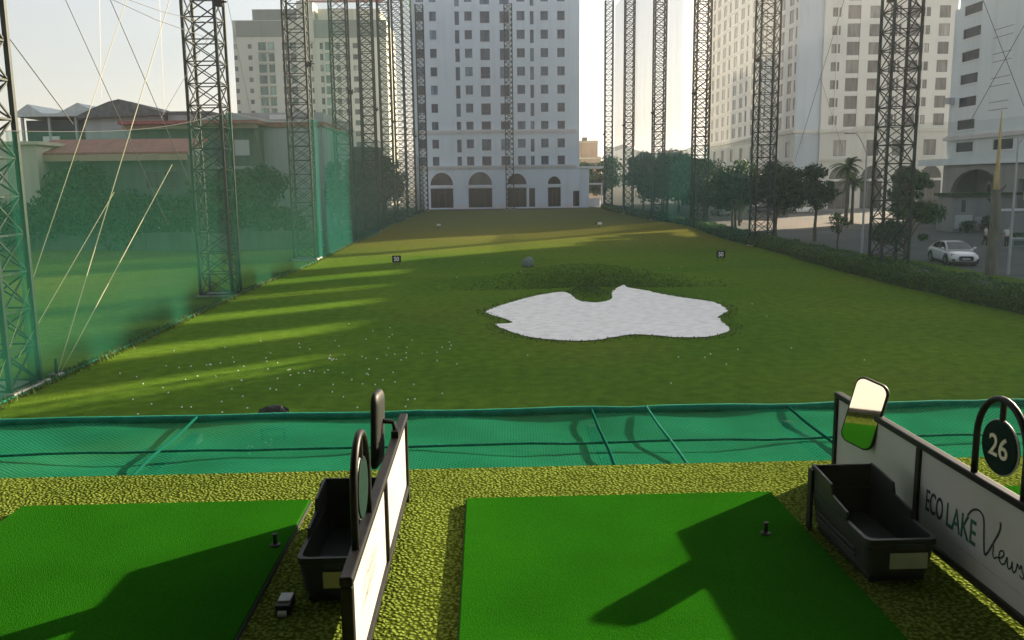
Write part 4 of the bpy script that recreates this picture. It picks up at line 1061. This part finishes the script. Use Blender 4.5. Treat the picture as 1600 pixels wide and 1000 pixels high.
def tree_meshes(seed, h, r, trunk_h, leaf, n, size, flat=1.):
    rg = random.Random(seed); tb = MB(); blobs = []
    top = h-r*.55; lean = rg.uniform(-.15,.15)
    tb.tube([(0,0,-.2),(lean*.3,.05,trunk_h*.5),(lean,.0,trunk_h),(lean*1.3,.1,top)], [.022*h+.02,.017*h+.02,.014*h+.015,.02], 7)
    nb = rg.randint(7, 10)
    for k in range(nb):
        a = 6.283*k/nb+rg.uniform(-.4,.4); rr = r*rg.uniform(.45,.95); z = trunk_h+(h-trunk_h)*rg.uniform(.12,.8)
        end = (lean+rr*math.cos(a), rr*math.sin(a), z)
        tb.tube([(lean*1.0,0,trunk_h*rg.uniform(.75,1.05)),(lean+rr*.5*math.cos(a), rr*.5*math.sin(a), z-(z-trunk_h)*.35), end], [.010*h,.007*h,.01], 5)
        blobs.append((*end, r*rg.uniform(.40,.60)))
        blobs.append((end[0]*.6, end[1]*.6, z+rg.uniform(-.1,.5)*r*.6, r*rg.uniform(.34,.52)))
    for _ in range(5): blobs.append((lean+rg.uniform(-.35,.35)*r, rg.uniform(-.35,.35)*r, h-r*rg.uniform(.25,.6), r*rg.uniform(.28,.42)))
    for _ in range(9):
        a = rg.uniform(0,6.28); blobs.append((lean+r*.8*math.cos(a), r*.8*math.sin(a), trunk_h+(h-trunk_h)*rg.uniform(.1,.85), r*rg.uniform(.12,.22)))
    cb = MB(); leaf_cloud(cb, rg, blobs, n, size)
    return tb.mesh('trunk', M['bark']), cb.mesh('crown', M[leaf])
TREES = {}
def tree(key, x, y, label, group, rz=0, sc=1., cat='tree', name='tree'):
    t = thing(name, label, cat, (x, y, 0), rz, group); t.scale = (sc, sc, sc)
    tr, cr = TREES[key]; link('trunk', tr, t); link('crown', cr, t); return t
TREES['big'] = tree_meshes(1, 6.3, 1.55, 1.0, 'leafA', 7500, .15)
TREES['round'] = tree_meshes(2, 6.6, 2.3, 2.6, 'leafB', 5200, .21)
TREES['loose'] = tree_meshes(3, 6.6, 1.5, 2.9, 'leafB', 3000, .19)
TREES['wide'] = tree_meshes(4, 7.5, 3.2, 2.0, 'leafA', 4200, .30)
TREES['bush'] = tree_meshes(5, 5.0, 2.6, .5, 'leafB', 2200, .26)
TREES['bush2'] = tree_meshes(6, 4.4, 2.8, .4, 'leafA', 2200, .26)
TREES['tall'] = tree_meshes(8, 9.0, 3.0, 2.2, 'leafB', 4200, .32)
TREES['sapling'] = tree_meshes(9, 3.6, .8, 1.6, 'leafC', 500, .15)
gt = 'street trees beyond the right hedge'
tree('big', 27.9, 56.5, 'bushy green tree between the near right tower and the white car', gt, .4)
tree('round', 26.2, 77.5, 'dark round tree standing just right of the second right tower', gt, 1.0)
tree('loose', 29.2, 76, 'slim dark tree with a tall bare trunk, right of the round tree', gt, 2.0)
tree('round', 25.6, 88, 'dark tree just left of the second right tower', gt, 2.6, .95)
tree('loose', 27.0, 94, 'slim tree between the second and third right towers', gt, .7, 1.05)
tree('wide', 31, 105, 'broad tree behind the third right tower', gt, 1.2)
tree('tall', 28.5, 118, 'tall tree between the third and fourth right towers', gt, .5, .95)
tree('wide', 31.5, 128, 'broad tree right of the fourth right tower', gt, 2.2, 1.1)
tree('tall', 29.0, 138, 'tall tree between the fourth and fifth right towers', gt, 3.2, 1.15)
tree('wide', 33.5, 150, 'broad tree behind the fifth right tower', gt, 3.8, 1.3)
tree('tall', 29.3, 160, 'tall tree between the fifth and farthest right towers', gt, 1.4, 1.2)
tree('wide', 36, 172, 'broad tree behind the farthest right tower', gt, 4.4, 1.35)
tree('tall', 43, 178, 'tall tree at the corner of the many-windowed facade', gt, 2.9, 1.1)
tree('bush2', 45, 128, 'wide green shrub before the many-windowed facade', gt, 2.0, .9, 'shrub', 'shrub')
tree('bush', 50, 148.0, 'rounded shrub at the foot of the pale blue wall', gt, .2, .7, 'shrub', 'shrub')
tree('sapling', 27.2, 66, 'thin young tree behind the near right tower', gt, .9, .8)
gb = 'trees beyond the sky gap'
tree('tall', 25.2, 214, 'dark tree in the sky gap, left one of two', gb, .3, 1.15); tree('wide', 29.6, 216, 'dark tree in the sky gap, right one of two', gb, 1.9, 1.5)
gl2 = 'trees and bushes behind the left net'
for k, (x, y, key, sc, lab) in enumerate([
    (-47, 77.8, 'bush', 1.0, 'dark bush at the left edge behind the nearest net bay'), (-43.2, 78.6, 'bush2', 1.05, 'dark bush below the cream house'),
    (-39.5, 78.0, 'bush', .95, 'dark bush below the left end of the red roof'), (-36.4, 77.9, 'wide', .98, 'broad green tree rising to the red roof edge'),
    (-33.0, 78.2, 'bush2', 1.1, 'green bush right of the broad tree below the red roof'), (-30, 78.0, 'bush', 1.0, 'dark bush below the middle of the red roof'),
    (-27, 78.4, 'bush2', 1.0, 'dark bush below the right end of the red roof'), (-24, 79.5, 'wide', .9, 'broad dark tree behind the tall left tower'),
    (-21.6, 84, 'tall', .82, 'dark tree before the pale shed wall'), (-18.6, 81, 'bush', .75, 'low bush at the foot of the pale shed wall'),
    (-17.2, 98, 'tall', .9, 'dark tree behind the third left tower'), (-16.8, 112, 'wide', 1.1, 'broad tree behind the fourth left tower'),
    (-18, 128, 'tall', 1.1, 'tall tree behind the fifth left tower'), (-17.5, 146, 'wide', 1.3, 'broad tree behind the sixth left tower'), (-18.5, 164, 'tall', 1.2, 'tall tree behind the seventh left tower')]):
    tree(key, x, y, lab, gl2, k*1.3, sc, 'tree' if key in ('wide', 'tall') else 'bush', 'tree' if key in ('wide', 'tall') else 'bush')
def palm(x, y, h, label, rz):
    t = thing('palm_tree', label, 'palm', (x, y, 0), rz, 'palms before the cream block'); rg = random.Random(int(x*10))
    MB().tube([(0,0,-.2),(.1,0,h*.4),(.05,0,h*.75),(0,0,h)], [.24,.19,.17,.20], 8).build('trunk', M['bark'], t)
    mb = MB()
    for k in range(26):
        a = 6.283*k/26*3.3+rg.uniform(-.2,.2); el = rg.uniform(-.5, 1.2); Lf = rg.uniform(1.5, 2.2); p = Vector((0,0,h)); dirv = Vector((math.cos(a)*math.cos(el), math.sin(a)*math.cos(el), math.sin(el)))
        prev = p
        for s in range(8):
            nx_ = prev+dirv*Lf/8; dirv = (dirv+Vector((0,0,-.16))).normalized(); side = dirv.cross(Vector((0,0,1))).normalized(); w = .55*math.sin(math.pi*(s+1)/9)+.05
            for sg in (-1, 1):
                q = (prev+nx_)/2
                mb.face([prev, nx_, nx_+side*sg*w+dirv*.14+Vector((0,0,-.12))]); mb.face([prev, q, q+side*sg*w*.9+dirv*.1+Vector((0,0,-.15))])
            prev = nx_
    mb.build('crown', M['palm'], t)
palm(42.8, 102, 7.0, 'palm with a fan crown before the cream block arches', 0)
palm(44.2, 103.5, 5.2, 'shorter palm beside the taller palm, before the cream block', 1)
palm(33.5, 113, 6.4, 'palm between the second and third right towers', 2)
# hedge
def hedge():
    rg = random.Random(31); t = thing('hedge', 'long clipped green hedge along the right edge of the range', 'hedge', (0,0,0))
    ctr = [(22.6,14),(22.3,32.8),(22.0,45),(22.7,69),(24.2,97),(24.6,123),(24.8,180)]
    def cx(y):
        for (a, b), (c, d) in zip(ctr, ctr[1:]):
            if b <= y <= d: return a+(c-a)*(y-b)/(d-b)
        return ctr[-1][0]
    core = MB(); rings = []
    y = 14.
    while y <= 180:
        c = cx(y); w = 1.0+.08*math.sin(y*.9); h = .78+.06*math.sin(y*1.3+1); w = w if y < 60 else w*.8
        rings.append([(c-w, y, -.05), (c-w*.96, y, h*.6), (c-w*.6, y, h), (c+w*.6, y, h), (c+w*.96, y, h*.6), (c+w, y, -.05)]); y += 1.5
    core.loft(rings, closed=False); core.build('stems', M['leafB'], t)
    mb = MB()
    def leaves(n, y0, y1, size):
        for _ in range(n):
            y = rg.uniform(y0, y1); c = cx(y); w = (1.04+.09*math.sin(y*.9)+.06*math.sin(y*4.1))*(1 if y < 60 else .82); a = rg.uniform(0, math.pi)
            k = 1+rg.uniform(-.05,.16)
            px = c-w*k*math.copysign(abs(math.cos(a))**.6, math.cos(a)); pz = (.82+.07*math.sin(y*1.3+1)+.05*math.sin(y*3.7))*k*abs(math.sin(a))**.6+.02
            s = size*rg.uniform(.5,1.3); d = Vector((rg.uniform(-1,1), rg.uniform(-1,1), rg.uniform(-.3,1.))).normalized(); e = d.cross(Vector((rg.uniform(-1,1),rg.uniform(-1,1),.3))).normalized(); p = Vector((px, y, pz))
            mb.face([p-d*s, p-e*s*.5, p+d*s, p+e*s*.5])
    leaves(26000, 26, 62, .065); leaves(14000, 62, 110, .10); leaves(7000, 110, 180, .16)
    mb.build('foliage', M['hedge'], t)
hedge()
# clumps of weeds and turf along the left net foot and hedge foot
def fringe(name, label, pts, n, hh):
    rg = random.Random(len(name)); mb = MB()
    for _ in range(n):
        u = rg.random()*(len(pts)-1); i = int(u); f = u-i; x = pts[i][0]+(pts[i+1][0]-pts[i][0])*f+rg.gauss(0,.12); y = pts[i][1]+(pts[i+1][1]-pts[i][1])*f
        z = hgt(x, y); a = rg.uniform(0,6.28); w = .03; h = hh*rg.uniform(.4,1.2)
        mb.face([(x-w*math.cos(a), y-w*math.sin(a), z), (x+w*math.cos(a), y+w*math.sin(a), z), (x+rg.uniform(-.08,.08), y+rg.uniform(-.08,.08), z+h)])
    o = mb.build(name, M['turf']); tag(o, label, 'grass', kind='stuff')
fringe('net_foot_grass', 'uncut grass along the foot of the left net', [(-12.35,14),(-12.35,30),(-12.35,50),(-12.35,90)], 5000, .16)

def bank_blades():  # blades coloured darker than the turf around them
    rg = random.Random(17); mb = MB(); n = 0
    while n < 12000:
        x = rg.gauss(5.4, 2.7); y = 42.6+.10*abs(x-5.2)+abs(rg.gauss(0, 1.6))
        if rg.random() < .08: x, y = rg.gauss(4.95, .55), rg.gauss(41.4, 1.1)
        if abs(x-5.2) > 8 or y > 48.2: continue
        z = hgt(x, y)
        if z < .10 and y < 44: continue
        a = rg.uniform(0, 6.28); w = rg.uniform(.015, .035); h = rg.uniform(.02, .075)
        mb.face([(x-w*math.cos(a), y-w*math.sin(a), z-.01), (x+w*math.cos(a), y+w*math.sin(a), z-.01), (x+rg.uniform(-.08,.08), y+rg.uniform(-.08,.08), z+h)]); n += 1
    o = mb.build('bank_grass', leaf_mat('dark_blades', (.022,.070,.010), (.055,.115,.016), trans=.15)); tag(o, 'darker grass blades on the raised bank behind the sand bunker', 'grass', kind='stuff')
bank_blades()
# bare trunk by the road, its sun and shade put into the colours
t = thing('bare_trunk', 'bare leaning trunk, coloured dark below for shade and pale tan above for sunlight', 'tree trunk', (27.89, 46.7, 0))
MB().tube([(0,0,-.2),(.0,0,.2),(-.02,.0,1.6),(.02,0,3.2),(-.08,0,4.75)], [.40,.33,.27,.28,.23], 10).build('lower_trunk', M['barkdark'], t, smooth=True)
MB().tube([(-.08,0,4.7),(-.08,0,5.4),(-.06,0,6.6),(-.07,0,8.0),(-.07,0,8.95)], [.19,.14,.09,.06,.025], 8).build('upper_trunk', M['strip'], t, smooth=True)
rg = random.Random(3)
for k in range(5):
    a = rg.uniform(0,6.28); z = rg.uniform(2.2, 4.9); MB().tube([(0,0,z),(.35*math.cos(a),.3*math.sin(a),z+.35),(.5*math.cos(a),.45*math.sin(a),z+.55)], [.10,.07,.03], 6).build('stub_branch', M['barkdark'], t)
def lamp_post(x, y, h, reach, label):
    t = thing('street_lamp', label, 'street lamp', (x, y, 0), 0, 'street lamps by the road')
    MB().tube([(0,0,-.1),(0,0,h*.5),(0,0,h)], [.09,.07,.05], 8).build('pole', M['grey'], t)
    arm = [(0,0,h-.4)]+[(reach*(k/8), 0, h-.4+1.5*math.sin(math.pi*.5*k/8)) for k in range(1, 9)]
    MB().tube(arm, .035, 6).build('arm', M['grey'], t)
    e = arm[-1]; sg = 1 if reach > 0 else -1
    MB().loft([[(e[0]+sg*d, w*math.cos(a*math.pi/4), e[2]+.05*math.sin(a*math.pi/4)) for a in range(8)] for d, w in ((-.05,.05),(.2,.14),(.6,.12),(.7,.03))]).build('lamp_head', M['grey'], t)
lamp_post(27.9, 63.3, 7.6, -1.0, 'grey street lamp with an arm to the left, behind the near tower')
lamp_post(29.4, 47.6, 7.6, 1.9, 'grey street lamp with an arm to the right, by the bare trunk')

# ------------------------------------------------------------------ car
def car(loc, rz, label, m, group=None, cat='car'):
    """saloon; length along x, front at +x"""
    t = thing('parked_car', label, cat, loc, rz, group)
    def sec(x, w, zb, zt, cr):
        pts = []
        for a in range(0, 360, 18):
            c, s = math.cos(R(a)), math.sin(R(a)); e = cr
            yy = w*math.copysign(abs(c)**e, c); zz = (zb+zt)/2+(zt-zb)/2*math.copysign(abs(s)**e, s)
            if s > 0: yy *= 1-.10*s
            pts.append((x, yy, zz))
        return pts
    st = [(-2.36,.62,.46,.86,.55),(-2.30,.78,.32,.98,.5),(-2.1,.86,.24,1.03,.42),(-1.5,.90,.20,1.01,.36),(-.6,.90,.19,.98,.34),(.5,.90,.19,.96,.34),(1.1,.90,.20,.93,.36),(1.7,.88,.21,.86,.40),(2.1,.84,.24,.78,.44),(2.32,.74,.28,.70,.5),(2.40,.60,.34,.62,.55)]
    mb = MB(); mb.loft([sec(*s) for s in st]); body = mb.build('body', m, t, smooth=True)
    def cab(x, w0, w1, z0, z1): return [(x[0],-w0,z0),(x[1],-w1,z1),(x[1],w1,z1),(x[0],w0,z0)]
    # cabin: roof shell over dark glass house
    rf = [(-1.95,1.00),(-1.35,1.27),(-.75,1.42),(-.1,1.45),(.35,1.40),(.75,1.24),(1.30,.95)]
    rings = []
    for x, z in rf:
        w = .80-(z-.95)*.42; rings.append([(x,-.82+(.04 if z > 1 else 0),.93),(x,-w,z-.03),(x,-w*.7,z),(x,w*.7,z),(x,w,z-.03),(x,.82-(.04 if z > 1 else 0),.93)])
    mb = MB(); mb.loft(rings); mb.build('cabin', m, t, smooth=False)
    def lerp(a, b, k): return tuple(a[i]+(b[i]-a[i])*k for i in range(3))
    def quadstrip(name, mm, pts, off):
        o = Vector(off); MB().face([tuple(Vector(p)+o) for p in pts]).build(name, mm, t)
    def sidept(x, z):   # on the cabin flank
        for (xa, za), (xb, zb_) in zip(rf, rf[1:]):
            if xa <= x <= xb: zr = za+(zb_-za)*(x-xa)/(xb-xa); break
        w = .80-(zr-.95)*.42; k = (z-.93)/max(.01, zr-.03-.93); return .78+(w-.78)*min(1, k)
    for s in (-1, 1):
        for xs_ in (((-1.45,1.00),(-.40,1.00),(-.40,1.36),(-.72,1.355),(-1.25,1.24)), ((-.32,1.00),(1.02,1.00),(.66,1.20),(.30,1.345),(-.32,1.375))):
            MB().face([(x, s*(sidept(x, z)+.012), z) for x, z in xs_][::s]).build('side_window', M['carglass'], t)
        MB().face([(x, s*(.905), z) for x, z in ((-1.35,.16),(1.35,.16),(1.35,.24),(-1.35,.24))]).build('sill_trim', M['tyre'], t)
        for xx, nm in ((-1.42, 'wheel'), (1.42, 'wheel')):
            w = MB().tube([(xx, s*.70, .33), (xx, s*.905, .33)], .335, 20).build(nm, M['tyre'], t)
            MB().tube([(xx, s*.90, .33), (xx, s*.915, .33)], .215, 10).build('rim', M['rim'], w)
            MB().tube([(xx+.40*math.cos(R(a)), s*.895, .33+.40*math.sin(R(a))) for a in range(-10, 191, 15)], .035, 5).build('wheel_arch', M['tyre'], t)
        mi = MB().loft([[(.95+d, s*(.86+.02), 1.0), (.95+d, s*1.02, 1.02), (.95+d, s*1.02, 1.13), (.95+d, s*.88, 1.12)] for d in (0, .12)]).build('door_mirror', m, t, normals=True)
        MB().loft([[(2.10+d, s*(.45-k), .64), (2.02+d*.6, s*(.80-k), .66), (1.92+d*.6, s*(.815-k), .76), (2.06+d, s*(.46-k), .72)] for d, k in ((.0,.02),(.20,0))]).build('headlight', M['lens'], t, normals=True)
        MB().box(2.12, 2.37, s*.68-.09, s*.68+.09, .33, .46).build('air_intake', M['tyre'], t)
        MB().box(-2.38, -2.2, s*.62-.14, s*.62+.14, .78, .90).build('tail_light', M['redroof'], t)
    q = lambda x, z, s: (x, s*(.80-(z-.95)*.42)*.90, z)
    MB().face([q(.40,1.400,-1), q(1.24,.995,-1), q(1.24,.995,1), q(.40,1.400,1)]).build('windscreen', M['carglass'], t).location = (.02, 0, .018)
    MB().face([q(-1.86,1.05,1), q(-1.36,1.27,1), q(-1.36,1.27,-1), q(-1.86,1.05,-1)][::-1]).build('rear_window', M['carglass'], t).location = (-.02, 0, .02)
    MB().prism(rrect(.86, .28, .10), lambda a, b: (2.30, a, .50+b), lambda a, b: (2.425, a, .50+b)).build('grille', M['tyre'], t)
    MB().box(2.43, 2.44, -.24, .24, .42, .53).build('number_plate', M['grey'], t)
    MB().box(2.2, 2.40, -.75, .75, .19, .27).build('bumper_lip', M['tyre'], t)
    return t
car((30.05, 54.7, -.02), R(-90-10), 'white saloon car on the road, front toward the camera', M['carpaint'])
M['silverpaint'] = mat('silver_car_paint', (.45,.46,.48), rough=.2, spec=.6); M['redpaint'] = mat('maroon_car_paint', (.14,.02,.02), rough=.25); M['bluepaint'] = mat('dark_blue_car_paint', (.03,.05,.08), rough=.25)
gp = 'far parked cars on the plaza'
car((51.6, 141, -.02), R(185), 'white car parked far off below the pale blue wall', M['carpaint'], gp)
car((46, 143, -.02), R(170), 'dark blue car parked far off left of the white one', M['bluepaint'], gp)
car((37, 136, -.02), R(95), 'silver car parked under the far right trees', M['silverpaint'], gp)
# site hoarding and things by the blue building
t = thing('kiosk', 'grey roadside kiosk with a flat dark roof before the arch', 'kiosk', (47.2, 86.5, 0))
MB().box(0, 6.4, 0, 3, 0, 3.6).build('wall', M['wallCbase'], t); MB().box(-.3, 6.8, -.5, 3.2, 3.62, 3.9).build('roof', M['leafB'], t)
MB().box(.9, 1.3, -.05, -.004, 2.0, 3.2).build('slot', M['dark'], t); MB().box(.3, 2.1, -.06, -.004, .3, 1.7).build('panel', M['houseB'], t); MB().box(2.4, 4.0, -.06, -.004, .2, 1.5).build('shutter', M['grey'], t)
MB().box(.2, 3.2, -.08, -.004, 2.1, 3.3).build('signboard', M['houseB'], t) if False else None
for k, (x, y, s_) in enumerate(((50.5, 85.4, .35), (52.2, 85.6, .42), (48.2, 85.2, .25))):
    tree('bush', x, y, ['small bush leaning on the kiosk front', 'larger bush right of the kiosk', 'lowest bush at the left of the kiosk'][k], 'bushes before the kiosk', k, s_, 'bush', 'bush')
t = thing('roadside_wall', 'long grey wall with a white coping at the right edge', 'wall', (50.5, 84, 0))
MB().box(0, 14, 0, .4, 0, 2.1).build('wall', M['wallCbase'], t); MB().box(-.1, 14, -.1, .5, 2.12, 2.35).build('coping', M['trim'], t)
t = thing('planter', 'low concrete planter with greenery behind the person', 'planter', (41.2, 66.5, 0))
MB().box(0, 4.2, 0, .9, 0, .62).build('trough', M['wallCbase'], t, bevel=.03); MB().box(-.05, 4.25, -.05, .95, .63, .72).build('rim', M['houseB'], t)
for x in (.15, 1.2, 2.25, 3.3): MB().box(x, x+.8, -.02, -.004, .12, .5).build('panel', M['dark'], t)
rg = random.Random(6); mb = MB(); leaf_cloud(mb, rg, [(.6+.75*k, .45, .85, .38) for k in range(5)], 500, .09); mb.build('shrub', M['leafA'], t)

# ------------------------------------------------------------------ people
def skinned(name, joints, edges, m, parent, sub=2):
    me = bpy.data.meshes.new(name); me.from_pydata([j[:3] for j in joints], edges, []); me.materials.append(m)
    o = link(name, me, parent); sk = o.modifiers.new('skin', 'SKIN'); sk.use_smooth_shade = True
    for i, v in enumerate(me.skin_vertices[0].data):
        v.radius = (joints[i][3], joints[i][4] if len(joints[i]) > 4 else joints[i][3])
    me.skin_vertices[0].data[0].use_root = True
    ss = o.modifiers.new('sub', 'SUBSURF'); ss.levels = sub; ss.render_levels = sub
    return o
def person(loc, rz, label, stride, hairlen):
    t = thing('person', label, 'person', loc, rz, 'people by the road')
    s = stride
    J = [(0,0,.92,.14,.10),(0,0,1.10,.125,.09),(0,.01,1.32,.16,.10),(0,.01,1.44,.08,.07),(0,.0,1.50,.052),(0,-.01,1.58,.075,.085),(0,-.01,1.68,.078,.092),(0,-.005,1.73,.05,.06),
         (-.09,0,.88,.085),(-.10,-s*.5,.50,.058),(-.10,-s*.6+.08,.08,.040),(-.11,-s*.6-.10,.04,.035),
         (.09,0,.88,.085),(.10,s*.4,.50,.058),(.10,s*.9,.10,.040),(.11,s*.9-.16,.04,.035),
         (-.19,.01,1.40,.052),(-.24,.06+s*.3,1.14,.040),(-.22,-.10+s*.3,.92,.030),(-.21,-.15+s*.3,.84,.028),
         (.19,.01,1.40,.052),(.24,.05-s*.3,1.14,.040),(.22,-.10-s*.3,.92,.030),(.21,-.15-s*.3,.84,.028)]
    E = [(0,1),(1,2),(2,3),(3,4),(4,5),(5,6),(6,7),(0,8),(8,9),(9,10),(10,11),(0,12),(12,13),(13,14),(14,15),(3,16),(16,17),(17,18),(18,19),(3,20),(20,21),(21,22),(22,23)]
    skinned('body', J, E, M['skin'], t)
    K = 1.16
    sh = [(0,0,.96,.15,.115),(0,0,1.10,.145,.11),(0,.01,1.32,.178,.12),(0,.01,1.43,.11,.085),(-.19,.01,1.40,.066),(-.225,.04+s*.18,1.22,.058),(.19,.01,1.40,.066),(.225,.04-s*.18,1.22,.058)]
    skinned('shirt', sh, [(0,1),(1,2),(2,3),(3,4),(4,5),(3,6),(6,7)], M['shirt'], t)
    tr = [(0,0,.94,.15,.115),(-.09,0,.86,.10),(-.10,-s*.5,.50,.075),(-.10,-s*.6+.08,.12,.065),(.09,0,.86,.10),(.10,s*.4,.50,.075),(.10,s*.9,.14,.065)]
    skinned('trousers', tr, [(0,1),(1,2),(2,3),(0,4),(4,5),(5,6)], M['trouser'], t)
    skinned('hair', [(0,.03,1.66,.085,.085),(0,.015,1.735,.078,.085),(0,.05,1.58-hairlen,.06,.05)], [(0,1),(0,2)], M['hair'], t)
person((40.1, 65.4, -.02), R(-20), 'standing person in pale shirt and dark trousers, right of the bare trunk', .12, .02)
person((39.3, 66.9, -.02), R(70), 'walking person half hidden, left of the bare trunk', .24, .0)

# ------------------------------------------------------------------ hazy evening air
m = bpy.data.materials.new('hazy_air'); m.use_nodes = True; nt = m.node_tree; nt.nodes.remove(nt.nodes['Principled BSDF'])
pv = nt.nodes.new('ShaderNodeVolumePrincipled'); pv.inputs['Color'].default_value = (.88,.94,1.0,1); pv.inputs['Density'].default_value = HAZE; pv.inputs['Anisotropy'].default_value = .3
nt.links.new(pv.outputs[0], nt.nodes['Material Output'].inputs['Volume'])
o = MB().box(-905, 905, -305, 1505, -1.4, 76).build('haze', m); o['kind'] = 'stuff'; o['label'] = 'thin pale evening haze over the whole range and city'; o['category'] = 'haze'
# ------------------------------------------------------------------ light, sky, camera
AZ, EL = R(51), R(17.3)
sd = Vector((math.sin(AZ)*math.cos(EL), math.cos(AZ)*math.cos(EL), math.sin(EL)))
su = bpy.data.lights.new('sun', 'SUN'); su.energy = 5.0; su.angle = R(.6); su.color = (1.0, .80, .56)
so = bpy.data.objects.new('sun', su); COL.objects.link(so); so.rotation_euler = (-sd).to_track_quat('-Z', 'Y').to_euler()
w = bpy.data.worlds.new('World'); S.world = w; w.use_nodes = True; nt = w.node_tree; N = nt.nodes; L = nt.links
bg = N['Background']; sky = N.new('ShaderNodeTexSky'); sky.sky_type = 'NISHITA'; sky.sun_disc = False
sky.sun_elevation = EL; sky.sun_rotation = AZ; sky.altitude = 0; sky.air_density = 1.2; sky.dust_density = 2.5; sky.ozone_density = 2.0
hs = N.new('ShaderNodeHueSaturation'); hs.inputs['Saturation'].default_value = .42; L.new(sky.outputs[0], hs.inputs['Color']); L.new(hs.outputs[0], bg.inputs[0])
bg.inputs[1].default_value = .060
F = 1350.; yaw = R(1.6948); pit = R(8.9868); roll = .012
cd = bpy.data.cameras.new('camera'); cd.sensor_width = 36; cd.lens = F/1600*36; cd.clip_end = 5000; cd.clip_start = .05
co = bpy.data.objects.new('camera', cd); COL.objects.link(co); S.camera = co
fw = Vector((math.sin(yaw)*math.cos(pit), math.cos(yaw)*math.cos(pit), -math.sin(pit))); rt_ = Vector((math.cos(yaw), -math.sin(yaw), 0)); up = rt_.cross(fw)
r2 = rt_*math.cos(roll)-up*math.sin(roll); u2 = up*math.cos(roll)+rt_*math.sin(roll)
mw = Matrix((r2, u2, -fw)).transposed().to_4x4(); mw.translation = (0, 0, EYE); co.matrix_world = mw
S.view_settings.view_transform = 'Standard'; S.view_settings.look = 'None'; S.view_settings.exposure = 1.85; S.view_settings.gamma = 1
S.render.engine = 'CYCLES'; S.cycles.transparent_max_bounces = 24; S.cycles.max_bounces = 8
